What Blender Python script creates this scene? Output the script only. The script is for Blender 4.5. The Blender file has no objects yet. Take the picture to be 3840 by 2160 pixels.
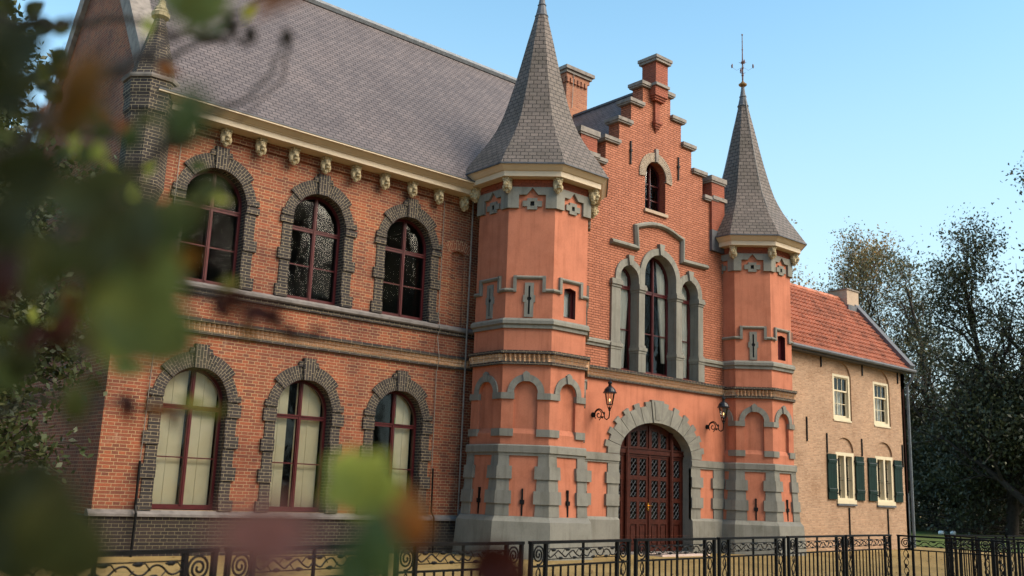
import bpy, math, random
import numpy as np
from mathutils import Vector, Matrix
from mathutils.geometry import tessellate_polygon
R = math.radians
PI = math.pi
scene = bpy.context.scene
col = scene.collection
random.seed(7)

# ------------------------------------------------------------------ camera
YAW, PIT, ROL = R(40.6955), R(11.8988), R(2.1726)
fw = Vector((math.sin(YAW)*math.cos(PIT), math.cos(YAW)*math.cos(PIT), math.sin(PIT)))
r0 = Vector((math.cos(YAW), -math.sin(YAW), 0)); u0 = r0.cross(fw)
ri = r0*math.cos(ROL) + u0*math.sin(ROL); up = -r0*math.sin(ROL) + u0*math.cos(ROL)
cd = bpy.data.cameras.new('camera'); cam = bpy.data.objects.new('camera', cd); col.objects.link(cam)
M3 = Matrix((ri, up, -fw)).transposed()
cam.matrix_world = Matrix.Translation((0, 0, 1.5)) @ M3.to_4x4()
cd.sensor_width = 36; cd.lens = 34.352; cd.clip_start = 0.05; cd.clip_end = 2000
cd.dof.use_dof = True; cd.dof.focus_distance = 20; cd.dof.aperture_fstop = 2.1
scene.camera = cam

# ------------------------------------------------------------------ sky, sun, exposure
SUN_AZ, SUN_EL = R(153), R(38)          # azimuth clockwise from +Y
w = bpy.data.worlds.new('World'); scene.world = w; w.use_nodes = True
nt = w.node_tree; nt.nodes.clear()
sky = nt.nodes.new('ShaderNodeTexSky'); sky.sky_type = 'NISHITA'; sky.sun_disc = False
sky.sun_elevation = SUN_EL; sky.sun_rotation = SUN_AZ
sky.altitude = 0; sky.air_density = 1.0; sky.dust_density = 0.3; sky.ozone_density = 2.0
bg = nt.nodes.new('ShaderNodeBackground'); bg.inputs[1].default_value = 0.138
out = nt.nodes.new('ShaderNodeOutputWorld')
tint = nt.nodes.new('ShaderNodeMix'); tint.data_type = 'RGBA'; tint.blend_type = 'MULTIPLY'; tint.inputs[0].default_value = 1
tint.inputs[7].default_value = (.96, 1.16, 1.0, 1)
nt.links.new(sky.outputs[0], tint.inputs[6]); 
geo = nt.nodes.new('ShaderNodeTexCoord'); sep = nt.nodes.new('ShaderNodeSeparateXYZ'); nt.links.new(geo.outputs['Generated'], sep.inputs[0])
mr = nt.nodes.new('ShaderNodeMapRange'); mr.interpolation_type = 'SMOOTHSTEP'; mr.inputs['From Min'].default_value = .02; mr.inputs['From Max'].default_value = .52
mr.inputs['To Min'].default_value = .92; mr.inputs['To Max'].default_value = 0; nt.links.new(sep.outputs[2], mr.inputs['Value'])
hz = nt.nodes.new('ShaderNodeMix'); hz.data_type = 'RGBA'; hz.inputs[7].default_value = (2.35, 2.85, 3.1, 1)     # pale haze low in the sky
nt.links.new(mr.outputs[0], hz.inputs[0]); nt.links.new(tint.outputs[2], hz.inputs[6]); nt.links.new(hz.outputs[2], bg.inputs[0]); nt.links.new(bg.outputs[0], out.inputs[0])
sd = bpy.data.lights.new('sun', 'SUN'); sd.energy = 3.5; sd.angle = R(55); sd.color = (1.0, 0.83, 0.62)
so = bpy.data.objects.new('sun', sd); col.objects.link(so)
tosun = Vector((math.sin(SUN_AZ)*math.cos(SUN_EL), math.cos(SUN_AZ)*math.cos(SUN_EL), math.sin(SUN_EL)))
so.rotation_euler = tosun.to_track_quat('Z', 'Y').to_euler()
so.location = (10, -20, 30)
vs = scene.view_settings; vs.view_transform = 'Standard'; vs.look = 'None'; vs.exposure = 1.15; vs.gamma = 1

# ------------------------------------------------------------------ materials
def new_mat(name):
    m = bpy.data.materials.new(name); m.use_nodes = True
    n = m.node_tree.nodes; l = m.node_tree.links
    return m, n, l, n['Principled BSDF']
def setp(b, col=None, rough=None, metal=None, spec=None):
    if col: b.inputs['Base Color'].default_value = (*col, 1)
    if rough is not None: b.inputs['Roughness'].default_value = rough
    if metal is not None: b.inputs['Metallic'].default_value = metal
    if spec is not None: b.inputs['Specular IOR Level'].default_value = spec
def noise(n, l, scale, detail=4, vec=None, rough=.55):
    t = n.new('ShaderNodeTexNoise'); t.inputs['Scale'].default_value = scale
    t.inputs['Detail'].default_value = detail; t.inputs['Roughness'].default_value = rough
    if vec: l.new(vec, t.inputs['Vector'])
    return t
def ramp(n, l, fac, stops):
    r = n.new('ShaderNodeValToRGB'); e = r.color_ramp.elements
    while len(e) < len(stops): e.new(.5)
    for i, (p, c) in enumerate(stops):
        e[i].position = p; e[i].color = (*c, 1) if len(c) == 3 else c
    l.new(fac, r.inputs[0]); return r.outputs[0]
def mix(n, l, fac, a, b, mode='MIX'):
    x = n.new('ShaderNodeMix'); x.data_type = 'RGBA'; x.blend_type = mode
    if isinstance(fac, float): x.inputs[0].default_value = fac
    else: l.new(fac, x.inputs[0])
    for s, v in ((6, a), (7, b)):
        if isinstance(v, tuple): x.inputs[s].default_value = (*v, 1)
        else: l.new(v, x.inputs[s])
    return x.outputs[2]
def bump(n, l, b, h, strength, dist):
    k = n.new('ShaderNodeBump'); k.inputs['Strength'].default_value = strength
    k.inputs['Distance'].default_value = dist; l.new(h, k.inputs['Height']); l.new(k.outputs[0], b.inputs['Normal']); return k
def paint(name, c, rough=.6, var=.12, scale=3.0, bumpv=.15, metal=0, spec=.4):
    m, n, l, b = new_mat(name); setp(b, c, rough, metal, spec)
    tc = n.new('ShaderNodeTexCoord')
    a = noise(n, l, scale, 6, tc.outputs['Object'])
    dark = tuple(x*(1-var*1.6) for x in c); lite = tuple(min(1, x*(1+var)) for x in c)
    l.new(ramp(n, l, a.outputs[0], [(.3, dark), (.5, c), (.75, lite)]), b.inputs['Base Color'])
    if bumpv:
        f = noise(n, l, 60, 3, tc.outputs['Object']); bump(n, l, b, f.outputs[0], bumpv, .01)
    return m
def weather(m, amount, dark):
    n = m.node_tree.nodes; l = m.node_tree.links; b = n['Principled BSDF']
    src = b.inputs['Base Color'].links[0].from_socket
    tc = n.new('ShaderNodeTexCoord'); mp = n.new('ShaderNodeMapping'); mp.inputs['Scale'].default_value = (7, 7, .55); l.new(tc.outputs['Object'], mp.inputs[0])
    st = noise(n, l, 1.0, 6, mp.outputs[0], .65); bl = noise(n, l, .9, 7, tc.outputs['Object'], .7)
    f1 = ramp(n, l, st.outputs[0], [(.50, (0, 0, 0)), (.72, (amount,)*3)]); f2 = ramp(n, l, bl.outputs[0], [(.52, (0, 0, 0)), (.66, (amount*.8,)*3)])
    c = mix(n, l, f1, src, dark, 'MULTIPLY'); c = mix(n, l, f2, c, tuple(min(1.3, x*1.15) for x in dark), 'MULTIPLY')
    sp = noise(n, l, 26, 5, tc.outputs['Object'], .7); c = mix(n, l, .35, c, ramp(n, l, sp.outputs[0], [(.3, (.72, .70, .68)), (.5, (1, 1, 1)), (.75, (1.2, 1.2, 1.2))]), 'MULTIPLY')
    l.new(c, b.inputs['Base Color'])
def brick(name, c1, c2, mortar, bw=.29, rh=.071, ms=.0075, squash=.5, bias=0., tint=None, bumpd=.012, painted=False, c3=None, rough=.85, smooth=.1, stain=None, tintcols=None):
    m, n, l, b = new_mat(name); setp(b, None, rough, 0, .25)
    uv = n.new('ShaderNodeUVMap'); uv.uv_map = 'UVMap'
    wob = noise(n, l, 7, 2, uv.outputs[0])
    vm = n.new('ShaderNodeVectorMath'); vm.operation = 'MULTIPLY_ADD'
    vm.inputs[1].default_value = (.010, .010, 0); l.new(wob.outputs['Color'], vm.inputs[0]); l.new(uv.outputs[0], vm.inputs[2])
    t = n.new('ShaderNodeTexBrick'); l.new(vm.outputs[0], t.inputs['Vector'])
    t.offset = .5; t.offset_frequency = 2; t.squash = squash; t.squash_frequency = 2
    t.inputs['Scale'].default_value = 1; t.inputs['Brick Width'].default_value = bw; t.inputs['Row Height'].default_value = rh
    t.inputs['Mortar Size'].default_value = ms; t.inputs['Mortar Smooth'].default_value = smooth; t.inputs['Bias'].default_value = bias
    t.inputs['Color1'].default_value = (*c1, 1); t.inputs['Color2'].default_value = (*c2, 1); t.inputs['Mortar'].default_value = (*mortar, 1)
    fine = noise(n, l, 38, 4, uv.outputs[0]); big = noise(n, l, .7, 5, uv.outputs[0])
    cc = t.outputs['Color']
    cc = mix(n, l, .55, cc, ramp(n, l, fine.outputs[0], [(.25, (.45,)*3), (.5, (.95,)*3), (.8, (1.35,)*3)]), 'MULTIPLY')
    lo, hi = tintcols or ((.72, .72, .78), (1.18, 1.12, 1.05))
    cc = mix(n, l, .8, cc, ramp(n, l, big.outputs[0], [(.33, lo), (.5, (1, 1, 1)), (.68, hi)]), 'MULTIPLY')
    if stain:
        s2 = noise(n, l, 1.9, 6, uv.outputs[0], .7)
        cc = mix(n, l, ramp(n, l, s2.outputs[0], [(.62, (0, 0, 0)), (.75, (.7, .7, .7))]), cc, stain)
    l.new(cc, b.inputs['Base Color'])
    inv = n.new('ShaderNodeMath'); inv.operation = 'MULTIPLY_ADD'; inv.inputs[1].default_value = -1.0; inv.inputs[2].default_value = 1.0
    l.new(t.outputs['Fac'], inv.inputs[0])
    ad = n.new('ShaderNodeMath'); ad.operation = 'MULTIPLY_ADD'; ad.inputs[1].default_value = .45; l.new(fine.outputs[0], ad.inputs[0]); l.new(inv.outputs[0], ad.inputs[2])
    bump(n, l, b, ad.outputs[0], 1.0, bumpd)
    return m
def metal_paint(name, c, rough=.35): 
    return paint(name, c, rough, .2, 8, .1, 0, .3)
M = {}
M['brick'] = brick('red_brick', (.275, .082, .043), (.130, .047, .034), (.40, .29, .175), bias=-.1, ms=.0058, stain=(.36, .24, .17), tintcols=((.60, .58, .64), (1.22, 1.2, 1.06)))
M['brick_dk'] = brick('dark_brick', (.058, .048, .045), (.032, .028, .029), (.33, .27, .18), bias=0, ms=.0050)
M['brick_plinth'] = brick('plinth_brick', (.038, .028, .026), (.022, .018, .018), (.15, .13, .085), ms=.0055)
M['brick_arch'] = brick('arch_brick', (.32, .09, .045), (.22, .07, .045), (.5, .36, .22))
M['brick_paint'] = brick('painted_brick', (.46, .172, .100), (.37, .132, .074), (.19, .062, .034), bumpd=.05, smooth=.6, ms=.010, rough=.75, tintcols=((.88, .86, .86), (1.08, 1.08, 1.06)))
M['brick_paint_dk'] = brick('painted_brick_red', (.30, .085, .048), (.25, .072, .042), (.20, .060, .036), bumpd=.02, smooth=.5, rough=.75)
M['brick_old'] = brick('weathered_gable_brick', (.25, .185, .14), (.16, .12, .09), (.47, .40, .31), bw=.2, rh=.06)
M['brick_yel'] = brick('yellow_brick', (.48, .305, .20), (.33, .20, .128), (.41, .31, .22), bw=.2, rh=.055, ms=.006, stain=(.58, .40, .26), tintcols=((.80, .74, .68), (1.1, 1.06, 1.02)))
M['brick_chim'] = brick('chimney_brick', (.36, .15, .085), (.24, .095, .06), (.34, .2, .13))
M['band'] = brick('cream_dogtooth_brick', (.68, .40, .22), (.52, .28, .15), (.66, .5, .36), bw=.11, rh=.0635, squash=1)
M['slate'] = brick('roof_slate', (.138, .114, .115), (.100, .083, .086), (.022, .018, .02), bw=.22, rh=.125, ms=.010, squash=1, bumpd=.02, rough=.55, smooth=.3, tintcols=((.84, .83, .84), (1.16, 1.13, 1.1)))
M['slate_cone'] = brick('spire_slate', (.155, .126, .111), (.114, .093, .082), (.018, .015, .013), bw=.21, rh=.135, ms=.010, squash=1, bumpd=.03, rough=.6, smooth=.2, tintcols=((.75, .76, .70), (1.15, 1.12, 1.12)))
M['render'] = paint('orange_render', (.455, .163, .096), .8, .10, 1.6, .25, 0, .2)
M['grey'] = paint('grey_painted_stone', (.200, .193, .172), .75, .07, 2.5, .2, 0, .25)
weather(M['render'], .75, (.70, .64, .60)); weather(M['grey'], .75, (.64, .64, .60))
def islands(m, lo, hi):
    n = m.node_tree.nodes; l = m.node_tree.links; b = n['Principled BSDF']; src = b.inputs['Base Color'].links[0].from_socket
    g = n.new('ShaderNodeNewGeometry'); l.new(mix(n, l, 1.0, src, ramp(n, l, g.outputs['Random Per Island'], [(0, (lo,)*3), (1, (hi, hi, hi*.97))]), 'MULTIPLY'), b.inputs['Base Color'])
islands(M['grey'], .86, 1.10)
M['ledge'] = paint('bluestone', (.165, .148, .145), .75, .25, 5, .3)
M['coping'] = paint('coping_stone', (.20, .175, .16), .8, .25, 6, .4)
islands(M['coping'], .75, 1.2); islands(M['ledge'], .85, 1.1)
M['cream'] = paint('cream_paint', (.55, .44, .315), .5, .05, 2, .05)
M['redwood'] = paint('dark_red_paint', (.072, .011, .013), .35, .15, 5, .03, 0, .35)
M['doorwood'] = paint('door_varnish', (.045, .010, .006), .42, .25, 9, .05, 0, .18)
M['board'] = paint('cream_board', (.90, .77, .53), .6, .04, 3, .03)
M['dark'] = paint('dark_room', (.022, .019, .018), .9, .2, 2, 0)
M['iron'] = paint('black_iron', (.006, .006, .007), .45, .2, 8, .1, 0, .15)
M['hood'] = metal_paint('lantern_paint', (.012, .014, .02), .25)
M['zinc'] = paint('zinc', (.13, .14, .155), .45, .2, 6, .1, .3)
M['lead'] = paint('lead', (.085, .088, .100), .6, .2, 6, .1, .1)
M['green'] = paint('shutter_green', (.003, .016, .012), .5, .2, 6, .05, 0, .15)
M['trim'] = paint('pale_cream_trim', (.58, .50, .35), .5, .05, 3, .05)
M['lion'] = paint('lion_stone', (.42, .34, .21), .85, .35, 14, .5)
M['gold'] = paint('brass', (.75, .42, .10), .25, .1, 9, 0, 1.0)
M['gilt'] = paint('gilded_copper', (.25, .14, .05), .4, .3, 20, 0, .6)
M['rust'] = paint('rusty_iron', (.10, .035, .025), .6, .3, 20, .2)
M['tile'] = paint('orange_pantile', (.385, .132, .074), .7, .32, 2.2, .3)
M['wire'] = paint('conductor_wire', (.20, .18, .16), .5, .1, 9, 0)
M['tan'] = paint('chimney_render', (.36, .27, .20), .8, .1, 3, .2)
M['step'] = paint('pink_stone', (.55, .42, .37), .7, .1, 4, .1)
M['hole_shade'] = paint('hole_shade_black', (.006, .006, .007), .9, 0, 1, 0)  # near-black stands in for the shade inside cross and slit holes
def glass(name, tint=(.9, .93, .92), f0=.06, rough=.045):
    m, n, l, b = new_mat(name); n.remove(b)
    o = n['Material Output']
    tr = n.new('ShaderNodeBsdfTransparent'); tr.inputs[0].default_value = (*tint, 1)
    gl = n.new('ShaderNodeBsdfGlossy'); gl.inputs['Roughness'].default_value = rough
    lw = n.new('ShaderNodeFresnel'); lw.inputs[0].default_value = 1.5
    tc = n.new('ShaderNodeTexCoord'); nz = noise(n, l, 1.4, 2, tc.outputs['Object'])
    k = n.new('ShaderNodeBump'); k.inputs['Strength'].default_value = .12; k.inputs['Distance'].default_value = .06
    l.new(nz.outputs[0], k.inputs['Height']); l.new(k.outputs[0], gl.inputs['Normal'])
    mx = n.new('ShaderNodeMixShader'); l.new(lw.outputs[0], mx.inputs[0]); l.new(tr.outputs[0], mx.inputs[1]); l.new(gl.outputs[0], mx.inputs[2])
    l.new(mx.outputs[0], o.inputs[0]); return m
M['glass'] = glass('window_glass')
M['lampglass'] = glass('lantern_glass', (.97, .96, .93))
def cloth():
    m, n, l, b = new_mat('white_curtain'); setp(b, (.80, .79, .76), .9, 0, .1)
    return m
M['curtain'] = cloth()
def emit(name, c, s):
    m, n, l, b = new_mat(name); setp(b, c, .5)
    b.inputs['Emission Color'].default_value = (*c, 1); b.inputs['Emission Strength'].default_value = s; return m
M['exitgreen'] = emit('exit_green', (.03, .55, .16), .7)
M['exitwhite'] = emit('exit_white', (.8, .95, .8), .9)
M['flame'] = emit('gas_mantle', (1.0, .62, .2), 1.6)
def leafmat(name, cols, transl=.35, rough=.45, spec=.4):
    m, n, l, b = new_mat(name); setp(b, cols[0], rough, 0, spec)
    g = n.new('ShaderNodeNewGeometry')
    st = [(i/(max(1, len(cols)-1)), c) for i, c in enumerate(cols)]
    c = ramp(n, l, g.outputs['Random Per Island'], st)
    l.new(c, b.inputs['Base Color'])
    if transl:
        t = n.new('ShaderNodeBsdfTranslucent'); l.new(c, t.inputs[0])
        mx = n.new('ShaderNodeMixShader'); mx.inputs[0].default_value = transl
        l.new(b.outputs[0], mx.inputs[1]); l.new(t.outputs[0], mx.inputs[2]); l.new(mx.outputs[0], n['Material Output'].inputs[0])
    return m
M['leaf_dark'] = leafmat('dark_foliage', [(.055, .056, .028), (.075, .080, .034), (.095, .090, .040), (.12, .10, .042)])
M['leaf_deep'] = leafmat('evergreen_foliage', [(.036, .042, .022), (.052, .060, .028), (.075, .078, .036)], .2)
M['leaf_olive'] = leafmat('olive_foliage', [(.035, .040, .018), (.06, .060, .022), (.09, .075, .025), (.05, .055, .022)])
M['leaf_autumn'] = leafmat('autumn_foliage', [(.20, .15, .045), (.32, .20, .045), (.26, .13, .04), (.17, .15, .05)])
M['leaf_mid'] = leafmat('mid_foliage', [(.026, .036, .014), (.042, .058, .02), (.06, .078, .028), (.095, .10, .04)], .3)
M['bark'] = paint('bark', (.050, .040, .032), .95, .35, 6, .6)
M['bark_dk'] = paint('dark_bark', (.034, .026, .021), .95, .3, 6, .5)
def ground_mat():
    m, n, l, b = new_mat('packed_gravel'); setp(b, None, .95, 0, .15)
    tc = n.new('ShaderNodeTexCoord')
    a = noise(n, l, .35, 6, tc.outputs['Object']); f = noise(n, l, 24, 6, tc.outputs['Object'], .75); g = noise(n, l, 3, 5, tc.outputs['Object'])
    c = ramp(n, l, a.outputs[0], [(.3, (.22, .150, .058)), (.55, (.30, .205, .082)), (.75, (.36, .26, .115))])
    c = mix(n, l, .6, c, ramp(n, l, f.outputs[0], [(.3, (.5, .5, .5)), (.6, (1.05, 1.05, 1.05)), (.8, (1.4, 1.35, 1.3))]), 'MULTIPLY')
    c = mix(n, l, ramp(n, l, g.outputs[0], [(.56, (0, 0, 0)), (.72, (.55, .55, .55))]), c, (.10, .11, .04))
    l.new(c, b.inputs['Base Color']); bump(n, l, b, f.outputs[0], .6, .02); return m
M['ground'] = ground_mat()
def grass_mat():
    m, n, l, b = new_mat('lawn'); setp(b, None, .9, 0, .15)
    tc = n.new('ShaderNodeTexCoord'); f = noise(n, l, 9, 6, tc.outputs['Object'], .8); a = noise(n, l, .5, 4, tc.outputs['Object'])
    c = ramp(n, l, f.outputs[0], [(.3, (.035, .055, .012)), (.55, (.075, .105, .022)), (.75, (.13, .15, .04))])
    c = mix(n, l, ramp(n, l, a.outputs[0], [(.5, (0, 0, 0)), (.65, (.6, .6, .6))]), c, (.13, .08, .04))
    l.new(c, b.inputs['Base Color']); bump(n, l, b, f.outputs[0], .8, .05); return m
M['grass'] = grass_mat()

# ------------------------------------------------------------------ mesh helpers
WL = {}                                   # world location of every Empty / part
class Fr:
    def __init__(s, O, U, N):
        s.O = Vector(O); s.U = Vector(U); s.N = Vector(N); s.V = Vector((0, 0, 1))
    def P(s, u, v, d=0): return s.O + s.U*u + s.V*v + s.N*d
class MB:
    def __init__(s): s.v = []; s.f = []; s.uv = []; s.sm = []
    def face(s, pts, uv=None, n=None, smooth=False):
        pts = [Vector(p) for p in pts]
        if n is not None:
            k = Vector((0, 0, 0))
            for i in range(len(pts)): k += pts[i].cross(pts[(i+1) % len(pts)])
            if k.dot(n) < 0:
                pts = pts[::-1]
                if uv: uv = uv[::-1]
        i = len(s.v); s.v += pts; s.f.append(list(range(i, i+len(pts)))); s.uv.append(uv); s.sm.append(smooth)
    def fill(s, fr, outer, holes=(), d=0., sign=1, uvf=None):
        loops = [[Vector((a, b, 0)) for a, b in outer]] + [[Vector((a, b, 0)) for a, b in h] for h in holes]
        flat = [p for lp in loops for p in lp]
        for t in tessellate_polygon(loops):
            s.face([fr.P(flat[i].x, flat[i].y, d) for i in t], [uvf(flat[i].x, flat[i].y) for i in t] if uvf else None, fr.N*sign)
    def wall(s, fr, loop, d0, d1, inward=False, uvf=None):
        n = len(loop); area = sum(loop[i][0]*loop[(i+1) % n][1]-loop[(i+1) % n][0]*loop[i][1] for i in range(n))
        for i in range(n):
            a, b = loop[i], loop[(i+1) % n]
            du, dv = b[0]-a[0], b[1]-a[1]
            nu, nv = (dv, -du) if area > 0 else (-dv, du)
            nn = fr.U*nu + fr.V*nv
            if inward: nn = -nn
            s.face([fr.P(*a, d0), fr.P(*b, d0), fr.P(*b, d1), fr.P(*a, d1)], None, nn)
    def prism(s, fr, outer, d0, d1, holes=(), back=False, uvf=None):
        s.fill(fr, outer, holes, d1, 1, uvf); s.wall(fr, outer, d0, d1)
        for h in holes: s.wall(fr, h, d0, d1, True)
        if back: s.fill(fr, outer, holes, d0, -1)
    def box(s, x0, x1, y0, y1, z0, z1):
        p = [Vector((x, y, z)) for x in (x0, x1) for y in (y0, y1) for z in (z0, z1)]
        for q, n in (((0, 1, 3, 2), (-1, 0, 0)), ((4, 5, 7, 6), (1, 0, 0)), ((0, 1, 5, 4), (0, -1, 0)), ((2, 3, 7, 6), (0, 1, 0)), ((0, 2, 6, 4), (0, 0, -1)), ((1, 3, 7, 5), (0, 0, 1))):
            s.face([p[i] for i in q], None, Vector(n))
    def fbox(s, fr, u0, u1, v0, v1, d0, d1): s.prism(fr, [(u0, v0), (u1, v0), (u1, v1), (u0, v1)], d0, d1, back=True)
    def loft(s, rings, closed=True, cap=(True, True), smooth=False, uvs=False):
        L = 0
        for a, b in zip(rings, rings[1:]):
            n = len(a); h = sum((b[i]-a[i]).length for i in range(n))/n
            for i in range(n if closed else n-1):
                j = (i+1) % n; uv = None
                if uvs:
                    w0 = (a[j]-a[i]).length/2; w1 = (b[j]-b[i]).length/2; m0 = (a[i]+a[j])/2; m1 = (b[i]+b[j])/2; hh = (m1-m0).length
                    uv = [(-w0+i*7.3, L), (w0+i*7.3, L), (w1+i*7.3, L+hh), (-w1+i*7.3, L+hh)]; h = hh
                s.face([a[i], a[j], b[j], b[i]], uv, smooth=smooth)
            L += h
        if closed and cap[0]: s.face(rings[0][::-1])
        if closed and cap[1]: s.face(rings[-1])
    def tube(s, pts, r, k=6, smooth=True, cap=True):
        pts = [Vector(p) for p in pts]; n = len(pts)
        rs = r if isinstance(r, (list, tuple)) else [r]*n
        rings = []; prev = None
        for i in range(n):
            t = (pts[min(i+1, n-1)]-pts[max(i-1, 0)])
            t = t.normalized() if t.length > 1e-9 else Vector((0, 0, 1))
            a = prev if prev is not None else (Vector((0, 0, 1)) if abs(t.z) < .9 else Vector((1, 0, 0)))
            a = (a - t*a.dot(t)); a = a.normalized() if a.length > 1e-6 else t.orthogonal().normalized()
            prev = a; b = t.cross(a)
            rings.append([pts[i] + (a*math.cos(2*PI*q/k)+b*math.sin(2*PI*q/k))*rs[i] for q in range(k)])
        s.loft(rings, True, (cap, cap), smooth)
    def lathe(s, c, prof, k=16, smooth=True, cap=(True, True), phase=0., uvs=False, sx=1., sy=1.):
        c = Vector(c)
        rings = [[c + Vector((rr*sx*math.cos(2*PI*q/k+phase), rr*sy*math.sin(2*PI*q/k+phase), z)) for q in range(k)] for rr, z in prof]
        s.loft(rings, True, cap, smooth, uvs)
    def blob(s, c, rad, k=10, m=7, rough=0., rng=random):
        c = Vector(c); rings = []
        for i in range(1, m):
            th = PI*i/m
            rings.append([c+Vector((rad[0]*math.sin(th)*math.cos(2*PI*q/k), rad[1]*math.sin(th)*math.sin(2*PI*q/k), -rad[2]*math.cos(th)))*(1+rough*(rng.random()-.5)) if False else
                          c+Vector((rad[0]*math.sin(th)*math.cos(2*PI*q/k), rad[1]*math.sin(th)*math.sin(2*PI*q/k), -rad[2]*math.cos(th)))*1.0*(1+0) + Vector((rng.uniform(-1, 1), rng.uniform(-1, 1), rng.uniform(-1, 1)))*rough for q in range(k)])
        s.loft(rings, True, (True, True), True)
    def build(s, name, mat, parent=None, origin=None, **tags):
        L = WL[parent.name] if parent else (Vector(origin) if origin is not None else Vector((0, 0, 0)))
        me = bpy.data.meshes.new(name)
        me.from_pydata([p-L for p in s.v], [], s.f)
        if len(s.f):
            uvl = me.uv_layers.new(name='UVMap').data
            Z = Vector((0, 0, 1)); li = 0
            for f, uv in zip(s.f, s.uv):
                if uv is None:
                    n = (s.v[f[1]]-s.v[f[0]]).cross(s.v[f[2]]-s.v[f[0]])
                    if n.length < 1e-12 and len(f) > 3: n = (s.v[f[2]]-s.v[f[0]]).cross(s.v[f[3]]-s.v[f[0]])
                    n = n.normalized()
                    t = Z.cross(n); t = t.normalized() if t.length > .1 else Vector((1, 0, 0)); b = n.cross(t)
                    for i in f:
                        p = s.v[i]-L; uvl[li].uv = (p.dot(t), p.dot(b)); li += 1
                else:
                    for q in uv: uvl[li].uv = q; li += 1
            me.polygons.foreach_set('use_smooth', s.sm)
        me.materials.append(M[mat] if isinstance(mat, str) else mat)
        o = bpy.data.objects.new(name, me); col.objects.link(o)
        if parent: o.parent = parent
        else: o.location = L
        WL[o.name] = L
        for k, v in tags.items(): o[k] = v
        return o
def thing(name, loc, label, category, group=None):
    o = bpy.data.objects.new(name, None); col.objects.link(o); o.location = loc; o.empty_display_size = .3
    WL[o.name] = Vector(loc); o['label'] = label; o['category'] = category
    if group: o['group'] = group
    return o
def copy_tree(o, parent=None):
    c = o.copy(); col.objects.link(c)
    if parent: c.parent = parent
    for ch in list(o.children): copy_tree(ch, c)
    return c
def arch(cx, z0, half, spring, b=None, n=20):
    b = half if b is None else b
    return [(cx-half, z0), (cx+half, z0)] + [(cx+half*math.cos(PI*i/n), spring+b*math.sin(PI*i/n)) for i in range(n+1)]
def rect(u0, u1, v0, v1): return [(u0, v0), (u1, v0), (u1, v1), (u0, v1)]
XF = lambda y: Fr((0, y, 0), (1, 0, 0), (0, -1, 0))

def shape_window(fr, parent, cx, z0, half, spring, d, t=.075, mull=.085, trans=None, tt=.09, bars=(), vbars=(), mat='redwood', b=None, room=1.2, glassd=.035, archd=True, name='window', board=None):
    """frame > pane; set back by d (negative) in the wall"""
    W = MB(); o = arch(cx, z0, half, spring, b) if archd else rect(cx-half, cx+half, z0, spring)
    inn = arch(cx, z0+t*1.3, half-t, spring, (b or half)-t) if archd else rect(cx-half+t, cx+half-t, z0+t*1.3, spring-t)
    W.prism(fr, o, d-.08, d, [inn])
    top = spring+((b or half) if archd else 0)-t*.5
    if mull: W.fbox(fr, cx-mull/2, cx+mull/2, z0+t, top, d-.07, d+.012); W.fbox(fr, cx-mull/5, cx+mull/5, z0+t, top, d+.012, d+.03)
    if trans:
        W.fbox(fr, cx-half+t*.5, cx+half-t*.5, trans-tt/2, trans+tt/2, d-.075, d+.008); W.fbox(fr, cx-half+t*.5, cx+half-t*.5, trans+tt*.2, trans+tt/2, d+.008, d+.03)
    for z in bars: W.fbox(fr, cx-half+t*.5, cx+half-t*.5, z-.013, z+.013, d-.06, d-.012)
    for x, za, zb in vbars: W.fbox(fr, x-.012, x+.012, za, zb, d-.061, d-.011)
    wn = W.build(name, mat, parent)
    G = MB(); G.fill(fr, inn, (), d-glassd); G.build('pane', 'glass', wn)
    if board is not None:
        B = MB(); lo, hi = z0+.02, top+.03
        for (a, c) in board:
            nb = max(1, round((c-a)/.27))
            for i in range(nb):
                x0 = a+(c-a)*i/nb; x1 = a+(c-a)*(i+1)/nb
                q = half-.02
                def lim(x): 
                    k = min(1, abs(x-cx)/q); return spring+q*math.sqrt(max(0, 1-k*k))
                pts = [(x0+.004, lo), (x1-.004, lo)] + [(x1-.004-(x1-x0-.008)*s/6, lim(x1-.004-(x1-x0-.008)*s/6)) for s in range(7)]
                B.prism(fr, pts, d-.22, d-.20)
        B.build('shutter_board', 'board', wn)
    return wn
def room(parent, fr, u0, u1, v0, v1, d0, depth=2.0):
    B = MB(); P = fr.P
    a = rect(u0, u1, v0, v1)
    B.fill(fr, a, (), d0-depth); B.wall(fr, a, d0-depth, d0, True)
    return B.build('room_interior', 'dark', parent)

# ------------------------------------------------------------------ ground
G = MB(); G.face([(-400, -400, 0), (500, -400, 0), (500, 600, 0), (-400, 600, 0)], n=Vector((0, 0, 1)))
G.build('ground', 'ground', None, kind='structure')
G = MB(); G.face([(44, -20, .004), (140, -60, .004), (160, 120, .004), (58, 60, .004), (40, 24, .004)], n=Vector((0, 0, 1)))
G.build('lawn', 'grass', None, kind='structure')

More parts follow.
